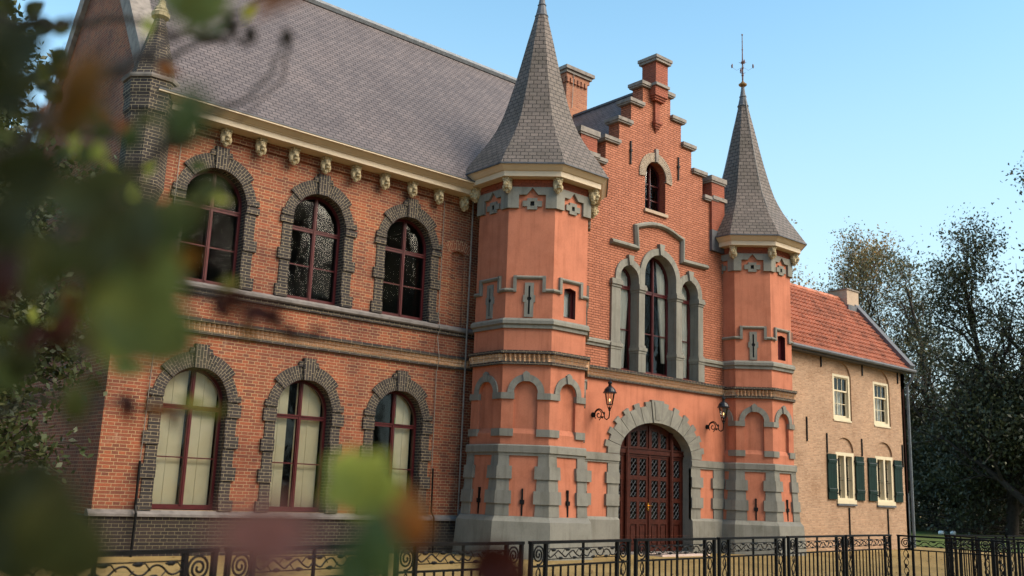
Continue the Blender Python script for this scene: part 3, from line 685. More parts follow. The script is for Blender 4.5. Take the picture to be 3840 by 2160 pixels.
# string, hood mould
def hprof(f, u0, u1, z, A, d=.09, h=.20):
    prof = [(-.02, z), (d*.5, z), (d*.5, z+h*.35), (d, z+h*.45), (d, z+h*.8), (d*.7, z+h), (-.02, z+h)]
    A.loft([[f.P(u, v, q) for q, v in prof] for u in (u0, u1)])
for a, b in ((GX0, 19.775), (23.945, GX1)):
    A = MB(); hprof(F, a, b, 5.60, A); A.build('string_course', 'grey', gate)
A = MB(); arcp = [(20.80+2.14*i/10, 9.34+.24*math.sin(PI*i/10)) for i in range(11)]
path = [(19.76, 8.70), (20.86, 8.70), (20.80, 9.34)]+arcp[1:-1]+[(22.94, 9.36), (22.93, 8.68), (24.15, 8.70)]
def sweep(A, f, path, w_=.075, d=.13):
    rings = []
    for i, p in enumerate(path):
        a = Vector(path[max(i-1, 0)]); c = Vector(path[min(i+1, len(path)-1)]); b_ = Vector(p)
        d1 = (b_-a).normalized() if i else (c-b_).normalized(); d2 = (c-b_).normalized() if i < len(path)-1 else d1
        t = (d1+d2); t = t.normalized() if t.length > .01 else d1
        n_ = Vector((-t.y, t.x)); k = 1/max(.35, n_.dot(Vector((-d1.y, d1.x))))
        pr = [(-w_, -.02), (-w_, d*.45), (-w_*.4, d), (w_*.3, d), (w_, d*.5), (w_, -.02)]
        rings.append([f.P(p[0]+n_.x*q*k, p[1]+n_.y*q*k, dd) for q, dd in pr])
    A.loft(rings)
sweep(A, F, path); A.build('hood_mould', 'grey', gate)
# triple window: piers, imposts, arches
A = MB()
for (c, h, s) in W3: A = MB(); A.wall(F, arch(c, 5.06, h, s), -.43, 0, True); A.build('window_reveal', 'grey', gate)
for (u0, u1) in ((19.81, 20.178), (20.965, 21.215), (22.645, 22.905), (23.692, 23.925)):
    A = MB(); A.fbox(F, u0, u1, 5.05, 7.39, -.3, .06); A.fbox(F, u0-.03, u1+.03, 5.05, 5.60, -.3, .085); A.fbox(F, u0-.045, u1+.045, 5.60, 5.67, -.3, .10)
    A.fbox(F, u0-.06, u1+.06, 5.67, 5.76, -.3, .125); A.fbox(F, u0-.03, u1+.03, 5.76, 5.84, -.3, .085); A.build('window_pier', 'grey', gate)
A = MB()
for (u0, u1) in ((19.81, 20.178), (20.965, 21.215), (22.645, 22.905), (23.692, 23.925)):
    A = MB(); A.fbox(F, u0-.02, u1+.02, 7.39, 7.46, -.3, .085); A.fbox(F, u0-.045, u1+.045, 7.46, 7.56, -.3, .12); A.fbox(F, u0-.03, u1+.03, 7.56, 7.62, -.3, .10); A.build('impost', 'grey', gate)
A = MB()
for i, (c, h, s) in enumerate(W3):
    A = MB(); wd = .205; a0 = 0
    d = .058 if i == 1 else .052
    ringseg(A, F, c, s, h+.002, h+wd, 0, PI, -.02, d, 26, uv=False)
    for sg in (-1, 1):
        a, b = sorted((c+sg*(h+.002), c+sg*(h+wd if not (i != 1 and sg*(c-21.93) < 0) else h+.11)))
        A.fbox(F, a, b, 7.62, s, -.02, d-.002)
    A.prism(F, [(c-.065, s+h), (c+.065, s+h), (c+.12, s+h+.34 if i == 1 else s+h+.30), (c-.12, s+h+.34 if i == 1 else s+h+.30)], -.02, .11)
    A.build('window_arch', 'grey', gate)
for i, (c, h, s) in enumerate(W3):
    shape_window(F, gate, c, 5.08, h, s, -.27, t=.06, mull=.08 if i == 1 else 0, trans=7.52, bars=(6.28,), glassd=.03)
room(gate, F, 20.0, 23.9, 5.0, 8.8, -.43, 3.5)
dentil(gate, F, GX0, GX1, 4.70)
# lower storey trim
A = MB(); 
for a, b in ((GX0, 20.235), (23.365, GX1)):
    A = MB(); A.fbox(F, a, b, 2.44, 2.50, -.05, .045); A.fbox(F, a, b, 2.50, 2.66, -.05, .075); A.fbox(F, a, b, 2.66, 2.695, -.05, .055); A.build('band_course', 'grey', gate)
A = MB()
for a, b in ((GX0, 20.23), (23.37, GX1)):
    A = MB(); A.loft([[F.P(u, v, d) for d, v in ((-.1, -.05), (.115, -.05), (.09, .92), (.02, 1.0), (-.1, 1.0))] for u in (a, b)]); A.build('plinth', 'grey', gate)
A = MB()
for s in (-1, 1):
    e = 21.80+s*1.567
    A = MB(); a, b = sorted((e, e+s*.44)); A.fbox(F, a, b, .96, 2.445, -.05, .035)
    for z0, z1 in ((1.29, 1.60), (1.89, 2.19)):
        a, b = sorted((e+s*.004, e+s*.525)); A.fbox(F, a, b, z0, z1, -.05, .075)
    A.build('door_quoin', 'grey', gate); A = MB()
    for x in (19.0 if s < 0 else 24.52,):
        x0_, x1_ = (18.3, 19.0) if s < 0 else (24.45, 25.2); A.fbox(F, x0_, x1_, .96, 2.445, -.05, .030)
        for z0, z1 in ((1.29, 1.60), (1.89, 2.19)): A.fbox(F, x0_ if s < 0 else x0_-.095, x1_+.13 if s < 0 else x1_, z0, z1, -.05, .068)
    A.build('corner_quoin', 'grey', gate)
A = MB()
nv = 13
def el(t, k): return (21.80+(1.567+k)*math.cos(t), 2.70+(.96+k)*math.sin(t))
for i in range(nv):
    t0 = PI*i/nv; t1 = PI*(i+1)/nv; tm = (t0+t1)/2
    if i == nv//2:
        pr = [el(t0+.012, .003), el(t0-.004, .66), el(t1+.004, .66), el(t1-.012, .003)]; d = .085
    else:
        k = .60 if i % 2 == 0 else .50; k2 = .50 if i % 2 == 0 else .60
        a0, a1 = t0+.006, t1-.006
        sp = 3; inn = [el(a0+(a1-a0)*q/sp, .003) for q in range(sp+1)]
        if (i < nv//2): o_ = [el(a0, .48), el(tm, .48), el(tm, .61), el(a1, .61)]
        else: o_ = [el(a0, .61), el(tm, .61), el(tm, .48), el(a1, .48)]
        pr = [inn[0]]+o_+inn[::-1][:-1]; d = .06
    A.prism(F, pr, -.05, d)
k0 = nv//2; t0 = PI*k0/nv; t1 = PI*(k0+1)/nv
A.prism(F, [el(t0+.06, .08), el(t0+.05, .60), el(t1-.05, .60), el(t1-.06, .08)], .08, .10)
A.build('door_arch', 'grey', gate)
A = MB(); A.wall(F, arch(21.80, 0, 1.567, 2.70, .96, 28), -.55, .03, True); A.build('door_reveal', 'grey', gate)
# door
DF = XF(19.03); A = MB()
oo = arch(21.80, .03, 1.60, 2.70, .98, 28)
glz = []; pan = []
def ctop(x, dz=0): 
    k = min(1, abs(x-21.80)/1.5); return 2.70+.86*math.sqrt(max(0, 1-k*k))-dz
cols = [(20.39, 20.66), (21.06, 21.33), (21.44, 21.72), (21.96, 22.24), (22.35, 22.61), (22.94, 23.22)]
for a, b in cols:
    for z0, z1 in ((2.15, 2.64), (1.545, 2.03), (.94, 1.42)): glz.append(rect(a, b, z0, z1))
    pan.append(rect(a, b, .22, .80))
    ta, tb = ctop(a, .10), ctop(b, .10); tm = ctop((a+b)/2, .10)
    if min(ta, tb) > 3.0: glz.append([(a, 2.97), (b, 2.97), (b, tb), ((a+b)/2, tm), (a, ta)])
    elif max(ta, tb) > 3.05: glz.append([(a, 2.97), (b, 2.97), (b, max(2.98, tb)), ((a+b)/2, max(2.99, tm)), (a, max(2.98, ta))])
A.prism(DF, oo, -.06, 0, glz+pan)
for p in pan:
    A.fill(DF, p, (), -.03); (a, z0), (b, _), (_, z1), _ = p; A.prism(DF, rect(a+.04, b-.04, z0+.05, z1-.05), -.03, -.008)
for x in (20.86, 22.78): A.fbox(DF, x-.06, x+.06, .03, 3.42, -.02, .07); A.fbox(DF, x-.03, x+.03, .03, 3.42, .07, .085)
A.fbox(DF, 20.2, 23.4, 2.76, 2.90, -.02, .05); A.fbox(DF, 20.2, 23.4, 2.90, 2.93, -.02, .075); A.fbox(DF, 20.2, 23.4, 2.70, 2.735, -.02, .02)
A.fbox(DF, 21.815, 21.865, .03, 2.76, -.02, .03); A.fbox(DF, 21.80, 21.88, 2.93, 3.58, -.02, .03)
A.fbox(DF, 20.3, 23.3, .05, .2, -.02, .02)
door = A.build('door', 'doorwood', gate)
for g in glz: A = MB(); A.fill(DF, g, (), -.035); A.build('pane', 'glass', door)
A = MB()
for g in glz:
    xs = [p[0] for p in g]; zs = [p[1] for p in g]; a, b, z0, z1 = min(xs), max(xs), min(zs), max(zs)
    w_ = b-a
    for k in range(-2, 5):
        for s in (1, -1):
            p0 = Vector((a, z0+k*.17)) ; p1 = Vector((b, z0+k*.17+s*w_*1.15))
            if s < 0: p0, p1 = Vector((a, z0+k*.17)), Vector((b, z0+k*.17-w_*1.15))
            q = []
            for t in (0, 1):
                pass
            # clip to z0..z1
            def cl(p, o):
                if p.y > z1: return o+(p-o)*((z1-o.y)/(p.y-o.y))
                if p.y < z0: return o+(p-o)*((z0-o.y)/(p.y-o.y))
                return p
            if (p0.y > z1 and p1.y > z1) or (p0.y < z0 and p1.y < z0): continue
            c0, c1 = cl(p0, p1), cl(p1, p0)
            if (c1-c0).length < .03: continue
            A.tube([DF.P(c0.x, c0.y, -.028), DF.P(c1.x, c1.y, -.028)], .008, 4, False)
A.build('lattice', 'lead', door)
A = MB(); A.tube([DF.P(21.79, 1.32, .03), DF.P(21.79, 1.32, .075), DF.P(21.88, 1.32, .085)], .012, 6); A.fbox(DF, 21.765, 21.815, 1.18, 1.40, -.01, .034); A.blob(DF.P(21.79, 1.23, .045), (.018, .02, .022), 8, 6); A.build('handle', 'gold', door)
room(gate, DF, 20.25, 23.36, .05, 3.6, -.07, 2.5)
A = MB(); A.fbox(F, 20.24, 23.36, 0, .05, -.4, .12); A.build('door_sill', 'ledge', gate)

# stone slab in front of the door
A = MB(); A.box(20.95, 23.0, 17.75, 18.35, 0, .045)
A.build('stone_slab', 'step', None, (21.9, 18, 0), label='pale pink stone slab lying on the gravel before the wooden door', category='slab')

# ------------------------------------------------------------------ curtains
def curtain(name, label, fr, uf, d, z0, z1, group=None):
    A = MB(); n = 28; m = 10; rows = []
    for i in range(m+1):
        z = z1+(z0-z1)*i/m; a, b = uf(i/m)
        rows.append([fr.P(a+(b-a)*k/n, z, d+.03*math.sin(k*1.45+.3*math.sin(i*.7))) for k in range(n+1)])
    for r_, q in zip(rows, rows[1:]):
        for k in range(n): A.face([r_[k], r_[k+1], q[k+1], q[k]], n=fr.N, smooth=True)
    o = A.build(name, 'curtain', None, fr.P(uf(1)[0], z0, d)); o['label'] = label; o['category'] = 'curtain'
    if group: o['group'] = group
    return o
curtain('curtain', 'white curtain drawn aside in the narrow left arch of the triple window', F, lambda t: (20.45, 20.98-.22*t), -.36, 5.15, 8.1, 'curtains in the triple window')
curtain('curtain', 'long white curtain gathered at the right edge of the tall middle arch', F, lambda t: (22.15+.28*t, 22.70), -.36, 5.5, 8.6, 'curtains in the triple window')
curtain('curtain', 'white curtain in the narrow right arch of the triple window', F, lambda t: (23.10, 23.70-.10*t), -.36, 5.12, 8.1, 'curtains in the triple window')

# ------------------------------------------------------------------ exit sign behind the lower right window
e = thing('exit_sign', (14.32, 21.0, 3.12), 'small glowing green exit sign hanging inside the lower right window of the brick wing', 'sign')
EF = XF(21.0); A = MB(); A.fbox(EF, 14.16, 14.48, 3.12, 3.30, -.03, 0); A.build('sign_box', 'exitgreen', e)
A = MB(); A.fbox(EF, 14.40, 14.46, 3.145, 3.275, .001, .003); A.prism(EF, [(14.18, 3.21), (14.225, 3.25), (14.225, 3.222), (14.27, 3.222), (14.27, 3.198), (14.225, 3.198), (14.225, 3.17)], .001, .003)
A.tube([EF.P(14.33, 3.24, .003), EF.P(14.325, 3.205, .003), EF.P(14.30, 3.16, .003)], .008, 5); A.tube([EF.P(14.325, 3.205, .003), EF.P(14.35, 3.185, .003), EF.P(14.345, 3.155, .003)], .007, 5)
A.tube([EF.P(14.30, 3.215, .003), EF.P(14.33, 3.235, .003), EF.P(14.36, 3.215, .003)], .006, 5); A.blob(EF.P(14.337, 3.262, .003), (.011, .004, .011), 8, 6); A.build('pictogram', 'exitwhite', e)

# ------------------------------------------------------------------ wall lanterns
def lantern(x, z, label):
    L = thing('wall_lantern', (x, 18.75, z), label, 'lantern', 'black lanterns beside the gate door')
    B = Vector((x, 18.75, z)); P = lambda o, h: B+Vector((0, -o, h))
    A = MB(); A.lathe(B, [(0.10, 0)], 6) if False else None
    A.tube([P(0, 0), P(.05, 0)], [.075, .06], 10)
    ring = [P(.22+.155*math.cos(t), .0+.155*math.sin(t)) for t in [R(200-20*i) for i in range(17)]]
    sp = [P(.22+.155*(1-i/26)*math.cos(R(-140-24*i)), .155*(1-i/26)*math.sin(R(-140-24*i))) for i in range(24)]
    A.tube([P(.05, .03)]+ring[1:10]+[P(.42, .02), P(.44, -.10), P(.52, -.145), P(.60, -.10), P(.62, .02), P(.62, .16)], .017, 6)
    A.tube([P(.05, -.02)]+sp, .014, 6); A.blob(P(.42, .03), (.03, .03, .045), 8, 6); A.blob(P(.36, -.09), (.025, .025, .025), 8, 6)
    A.tube([P(.24, -.15), P(.34, -.05), P(.40, -.07)], .013, 5)
    A.build('bracket', 'iron', L)
    A = MB(); c = P(.62, 0)
    A.lathe(c, [(.02, .08), (.035, .10), (.02, .13), (.04, .16), (.02, .19)], 10)
    for q in range(4):
        a = q*PI/2+.5; v = Vector((math.cos(a), math.sin(a), 0)); A.tube([c+v*.025+Vector((0, 0, .12)), c+v*.075+Vector((0, 0, .25))], .009, 5)
    A.lathe(c, [(.085, .245), (.085, .262), (.06, .262)], 14)
    for q in range(4):
        a = q*PI/2+.5; v = Vector((math.cos(a), math.sin(a), 0)); A.tube([c+v*.082+Vector((0, 0, .255)), c+v*.135+Vector((0, 0, .56))], .006, 5)
    A.build('cradle', 'iron', L)
    A = MB(); A.lathe(c, [(.078, .262), (.13, .56)], 20, cap=(False, False)); A.build('glass_globe', 'lampglass', L)
    A = MB(); A.lathe(c, [(.185, .555), (.19, .575), (.165, .60), (.15, .65), (.115, .70), (.07, .735), (.045, .75), (.05, .77), (.035, .785), (.045, .80), (.06, .83), (.06, .86), (.035, .885), (.012, .895), (.010, .95), (.002, 1.0)], 20); A.build('hood', 'hood', L)
    A = MB(); A.tube([c+Vector((0, 0, .26)), c+Vector((0, 0, .33))], .014, 8); A.build('burner', 'curtain', L)
    A = MB(); A.blob(c+Vector((0, 0, .375)), (.016, .016, .04), 8, 6); A.build('gas_mantle', 'flame', L)
lantern(19.20, 3.69, 'black wall lantern on scroll bracket left of the arched door')
lantern(24.17, 3.72, 'black wall lantern on scroll bracket right of the arched door')

# ------------------------------------------------------------------ yellow house
hs_ = thing('yellow_brick_house', (32, 19.0, 0), 'pale yellow brick house with orange pantile roof and dark green shutters', 'house')
F = XF(19.0); HX0, HX1 = 26.9, 37.0
LW = [(32.42, .61), (35.19, .64)]; UW = [(32.34, .575), (35.16, .565)]
lo = [arch(c, 3.42, h-.01, 3.46, .48) for c, h in LW]; lob = [rect(c-h, c+h, 1.60, 3.40) for c, h in LW]
uo = [arch(c+.03, 4.52, h+.06, 6.05, .62) for c, h in UW]
A = MB(); A.fill(F, rect(HX0, HX1, 0, 6.85), lo+lob+uo)
for h in lo: A.wall(F, h, -.06, 0, True); A.fill(F, h, (), -.06)
for h in uo: A.wall(F, h, -.06, 0, True)
for h, (c, w_) in zip(uo, UW): A.fill(F, h, [rect(c-w_+.02, c+w_-.02, 4.56, 6.19)], -.06)
for h in lob: A.wall(F, h, -.2, 0, True)
A.build('wall', 'brick_yel', hs_)
SE = Fr((HX1, 0, 0), (0, 1, 0), (1, 0, 0)); A = MB(); A.fill(SE, [(19, 0), (23.6, 0), (23.6, 6.85), (21.3, 9.9), (19, 6.85)]); A.wall(SE, [(19, 0), (23.6, 0), (23.6, 6.85), (21.3, 9.9), (19, 6.85)], -.3, 0); A.build('end_wall', 'brick_yel', hs_)
for c, h in UW:
    A = MB(); o = rect(c-h, c+h, 4.53, 6.20); i_ = rect(c-h+.10, c+h-.10, 4.66, 6.11)
    A.prism(F, o, -.12, -.01, [i_]); A.fbox(F, c-h-.02, c+h+.02, 4.50, 4.56, -.1, .03)
    s1 = rect(c-h+.10, c+h-.10, 5.585, 6.11); s2 = rect(c-h+.10, c+h-.10, 4.66, 5.64)
    A.prism(F, s1, -.10, -.055, [rect(c-h+.15, c+h-.15, 5.64, 6.07)]); A.prism(F, s2, -.14, -.10, [rect(c-h+.15, c+h-.15, 4.73, 5.59)])
    wn = A.build('window', 'trim', hs_)
    A = MB(); wd = 2*(h-.15)
    for k in (1, 2):
        x = c-h+.15+wd*k/3; A.fbox(F, x-.012, x+.012, 5.63, 6.08, -.10, -.07); A.fbox(F, x-.012, x+.012, 4.72, 5.60, -.14, -.11)
    A.fbox(F, c-h+.14, c+h-.14, 5.14, 5.165, -.14, -.11); A.build('glazing_bar', 'trim', wn)
    A = MB(); A.fill(F, rect(c-h+.14, c+h-.14, 5.6, 6.1), (), -.085); A.fill(F, rect(c-h+.14, c+h-.14, 4.7, 5.6), (), -.125); A.build('pane', 'glass', wn)
    room(hs_, F, c-h-.1, c+h+.1, 4.4, 6.3, -.2, 1.5)
for i, (c, h) in enumerate(LW):
    A = MB(); A.prism(F, rect(c-h, c+h, 1.72, 3.40), -.19, -.0, [rect(c-h+.13, c-.055, 1.80, 3.28), rect(c+.055, c+h-.13, 1.80, 3.28)])
    A.fbox(F, c-h-.02, c+h+.02, 1.60, 1.74, -.15, .05)
    for a, b in ((c-h+.13, c-.055), (c+.055, c+h-.13)): A.prism(F, rect(a, b, 1.80, 3.28), -.20, -.14, [rect(a+.05, b-.05, 1.88, 3.22)])
    wn = A.build('window', 'trim', hs_)
    for a, b in ((c-h+.13, c-.055), (c+.055, c+h-.13)): A = MB(); A.fill(F, rect(a+.04, b-.04, 1.86, 3.24), (), -.18); A.build('pane', 'glass', wn)
    A = MB(); A.fbox(F, c-h-.02, c+h+.02, 1.53, 1.597, -.1, .07); A.build('sill', 'lead', wn)
    A = MB()
    for a, b in ((c-h+.13, c-.055), (c+.055, c+h-.13)):
        m_ = (a+b)/2; A.tube([F.P(m_-.02, 1.80, -.06), F.P(m_-.02, 3.28, -.06)], .011, 5)
        for z in (2.05, 2.5, 2.95): A.fbox(F, a, b, z-.012, z+.012, -.16, -.14)
        A.tube([F.P(a, 2.42, -.06), F.P(b+.02, 2.42, -.06)], .010, 5)
    A.build('window_bars', 'iron', wn)
    room(hs_, F, c-h-.1, c+h+.1, 1.5, 3.5, -.21, 1.5)
    for s in (-1, 1):
        a = c-h-.60 if s < 0 else c+h+.03; b = a+.565
        A = MB(); A.fbox(F, a, b, 1.735, 3.31, .02, .06)
        for k in (1, 2): A.fbox(F, a+.188*k-.003, a+.188*k+.003, 1.736, 3.309, .0605, .0625)
        for z in (2.05, 3.05): A.fbox(F, a+.01, b-.01, z-.05, z+.05, .06, .085)
        sh = A.build('shutter', 'green', hs_)
        A = MB()
        for z in (2.10, 3.10): A.fbox(F, a+.02, b-.02, z, z+.014, .06, .09)
        A.build('batten_edge', 'zinc', sh)
        A = MB(); x = b if s < 0 else a
        for z in (1.95, 3.12): A = MB(); A.fbox(F, x-.04, x+.04, z-.03, z+.03, .01, .07); A.build('hinge', 'iron', sh)
for x, z0, z1 in ((29.99, 3.66, 4.50), (31.24, 3.33, 4.02), (33.59, 3.33, 3.97), (36.58, 3.07, 3.93), (32.57, .1, 1.47), (35.28, .1, 1.47), (31.0, 6.35, 6.8), (33.8, 6.32, 6.75), (36.45, 6.29, 6.74), (28.9, 6.2, 6.8)):
    A = MB(); A.fbox(F, x-.021, x+.021, z0, z1, -.02, .045); A.build('wall_anchor', 'iron', hs_)
# pantile roof
def pantiles(parent, x0, x1, yA, zA, yB, zB):
    sl = Vector((0, yB-yA, zB-zA)); L = sl.length; d = sl.normalized(); n_ = Vector((0, -d.z, d.y))
    rows = 15; tw = .215; nt_ = round((x1-x0)/tw); tw = (x1-x0)/nt_; A = MB(); k = 6; rg = random.Random(5)
    for r in range(rows):
        s0 = L*r/rows-.03; s1 = L*(r+1)/rows+.02
        for t in range(nt_):
            xa = x0+t*tw; j = rg.uniform(-.008, .008); a_, b_ = [], []
            for q in range(k+1):
                u = q/k; h = .050*math.cos(2*PI*(u-.25))+ (.012 if q == k else 0)
                a_.append(Vector((xa+u*tw, yA, zA))+d*(s0+j)+n_*(h+.07)); b_.append(Vector((xa+u*tw, yA, zA))+d*s1+n_*h)
            for q in range(k):
                A.face([a_[q], a_[q+1], b_[q+1], b_[q]], smooth=False)
                A.face([a_[q]-n_*.06, a_[q+1]-n_*.06, a_[q+1], a_[q]])
    return A.build('roof', 'tile', parent)
rf = pantiles(hs_, HX0, HX1-.12, 18.72, 6.86, 21.22, 9.86)
A = MB(); A.face([(HX0, 18.75, 6.80), (HX1, 18.75, 6.80), (HX1, 21.22, 9.80), (HX0, 21.22, 9.80)]); A.face([(HX0, 23.75, 6.80), (HX1, 23.75, 6.80), (HX1, 21.22, 9.83), (HX0, 21.22, 9.83)]); A.build('roof_deck', 'tile', rf)
A = MB()
for q in range(26): A.tube([(HX0+.38*q, 21.24, 9.88), (HX0+.38*q+.36, 21.24, 9.90)], [.11, .125], 8)
A.build('ridge_tile', 'tile', rf)
A = MB(); A.tube([(HX0, 18.62, 6.84), (HX1+.2, 18.62, 6.82)], .075, 8); A.fbox(XF(18.9), HX0, HX1, 6.72, 6.80, -.2, .2); A.build('gutter', 'lead', hs_)
A = MB(); q = [Vector((36.72, y, z)) for y, z in ((18.55, 7.02), (21.28, 10.24), (21.28, 9.75), (18.75, 6.75))]; q2 = [p+Vector((.38, 0, 0)) for p in q]; A.loft([q, q2])
q = [Vector((36.86, 42.5-y, z)) for y, z in ((18.75, 6.95), (21.25, 10.1), (21.25, 9.75), (18.75, 6.75))]; q2 = [p+Vector((.28, 0, 0)) for p in q]; A.loft([q, q2]); A.build('verge_capping', 'lead', hs_)
A = MB(); A.box(36.15, 37.05, 20.85, 21.65, 9.2, 10.28); ch = A.build('chimney', 'tan', hs_)
A = MB(); A.box(36.11, 37.09, 20.81, 21.69, 10.28, 10.33); A.build('chimney_cap', 'coping', ch)
A = MB(); A.box(36.05, 37.0, 20.74, 20.86, 9.2, 9.62); A.build('lead_flashing', 'lead', ch)
pipe(ch, [(36.5, 21.2, 10.3), (36.5, 21.2, 11.1)], .012, 'lightning_rod', 'wire')
pipe(hs_, [(37.15, 18.66, 6.80), (37.13, 18.75, 6.5), (37.10, 18.93, 6.25), (37.10, 18.93, .05)], .055, 'downpipe', 'zinc')
pipe(hs_, [(36.80, 18.96, 6.1), (36.80, 18.96, 2.1)], .010, 'lightning_wire', 'rust')
pipe(hs_, [(36.83, 18.95, 2.1), (36.83, 18.95, .05)], .025, 'cable_guard', 'zinc')
F2 = XF(19.0)
curtain('net_curtain', 'white net curtain behind the left upper window of the yellow house', F2, lambda t: (31.80, 32.88), -.30, 4.6, 5.65, 'net curtains of the yellow house')
curtain('net_curtain', 'white net curtain behind the right upper window of the yellow house', F2, lambda t: (34.63, 35.70), -.30, 4.6, 5.65, 'net curtains of the yellow house')

# ------------------------------------------------------------------ fence panels
def panel_parts(root):
    fr = Fr(WL[root.name], (1, 0, 0), (0, -1, 0)); Lp = 2.1
    A = MB(); A.fbox(fr, 0, Lp, .968, 1.0, -.028, .028); A.fbox(fr, .03, Lp-.03, .715, .737, -.012, .012); A.fbox(fr, .03, Lp-.03, .09, .115, -.012, .012)
    for x in (.025, .30, Lp-.30, Lp-.025): A.fbox(fr, x-.02, x+.02, 0, .968, -.02, .02)
    A.fbox(fr, Lp/2-.012, Lp/2+.012, .1, .968, -.013, .013)
    A.fbox(fr, .30, Lp-.30, .907, .917, -.006, .006); A.fbox(fr, .30, Lp-.30, .792, .802, -.006, .006)
    A.fbox(fr, -.01, .06, 0, .012, -.05, .05); A.fbox(fr, Lp-.06, Lp+.01, 0, .012, -.05, .05)
    A.build('frame', 'iron', root)
    A = MB()
    for k in range(1, 10):
        if k == 5: continue
        x = .30+1.5*k/10; A.fbox(fr, x-.009, x+.009, .10, .725, -.009, .009)
    for x in (.12, .21, Lp-.12, Lp-.21): pass
    A.build('bars', 'iron', root)
    for s in (0, 1):
        A = MB(); X = (lambda u: u) if s == 0 else (lambda u: Lp-u)
        pts = []
        for i in range(44):
            t = R(-100+i*20); r = .112*(1-i/50)
            pts.append(fr.P(X(.163+r*math.cos(t)), .852+r*math.sin(t), .0))
        A.tube(pts, .0105, 5); A.build('scroll', 'iron', root)
        A = MB(); pts = [fr.P(X(.163+.045*math.sin(i*.75)), .725-.61*i/16, .0) for i in range(17)]
        A.tube(pts, .009, 5)
        pts = [fr.P(X(.163-.05*math.sin(i*.75)), .725-.61*i/16, .012) for i in range(17)]; A.tube(pts, .007, 5)
        for i in (3, 8, 12): A.blob(fr.P(X(.163+.05*math.sin(i*.75)), .725-.61*i/16, .0), (.024, .010, .048), 8, 6)
        A.build('vine_drop', 'iron', root)
    A = MB()
    for s in (0, 1):
        X = (lambda u: u) if s == 0 else (lambda u: Lp-u)
        pts = [fr.P(X(.30+.75*i/30), .852+.036*math.sin(i/30*2*PI*2.6+2.6), .008*math.sin(i)) for i in range(31)]; A.tube(pts, .0085, 5)
        for q in range(5):
            x = .38+.14*q; up_ = 1 if q % 2 == 0 else -1
            A.tube([fr.P(X(x-.06), .852, .01), fr.P(X(x-.01), .852+.05*up_, .014), fr.P(X(x+.045), .852+.047*up_, .014)], .006, 4)
            c_ = fr.P(X(x+.05), .852+.046*up_, .014); A.blob(c_, (.040, .013, .019), 8, 6); A.blob(c_+Vector(((.03 if s == 0 else -.03), 0, 0)), (.022, .009, .010), 7, 5)
    A.build('vine_frieze', 'iron', root)
FP = [((1.45, 6.97), (3.50, 7.50)), ((3.58, 7.51), (5.44, 7.98)), ((5.53, 7.99), (7.34, 8.19)), ((7.47, 8.22), (9.53, 8.61)), ((9.67, 8.65), (11.66, 8.91)), ((11.80, 8.96), (13.94, 9.28)), ((14.12, 9.34), (16.45, 9.72)), ((16.55, 9.74), (18.68, 10.02)),
      ((18.78, 9.93), (18.95, 7.85)), ((18.98, 7.75), (19.15, 5.70)), ((21.2, 10.1), (23.2, 9.75)), ((23.3, 9.73), (25.3, 9.4)), ((20.3, 9.05), (21.9, 7.75)), ((22.0, 7.65), (23.6, 6.4)), ((25.4, 9.38), (27.4, 9.0)),((21.05, 10.05), (20.4, 9.1))]
FLAB = ['black wrought iron fence panel below the lower left brick window, half hidden by leaves', 'black iron fence panel under the pink blurred leaf', 'black iron fence panel behind the dark red blurred leaf',
        'black iron fence panel in front of the left tower plinth', 'black iron fence panel in front of the wooden door and stone slab', 'black iron fence panel in front of the right tower plinth',
        'black iron fence panel where right tower plinth meets yellow house', 'black iron fence panel before the yellow house, ending at the fence corner',
        'black iron fence panel just right of the fence corner, lawn showing through', 'black iron fence panel at the right picture edge, nearest on the side run',
        'farther black iron fence panel crossing the lawn behind the corner run', 'farther black iron fence panel behind, at the right picture edge', 'slanting black iron fence panel, left of two in the dark cluster at right',
        'slanting black iron fence panel, right of two in the dark cluster at right', 'farthest black iron fence panel at the right picture edge', 'short turned black iron fence panel at the left end of the dark cluster']
fp0 = None
for i, ((x0, y0), (x1, y1)) in enumerate(FP):
    ang = math.atan2(y1-y0, x1-x0); ln = math.hypot(x1-x0, y1-y0)
    if fp0 is None:
        fp0 = thing('fence_panel', (0, 0, 0), FLAB[0], 'fence', 'wrought iron fence panels'); panel_parts(fp0); o = fp0
    else: o = copy_tree(fp0)
    o.location = (x0, y0, 0); o.rotation_euler = (0, 0, ang); o.scale = (ln/2.1, 1, 1); o['label'] = FLAB[i]

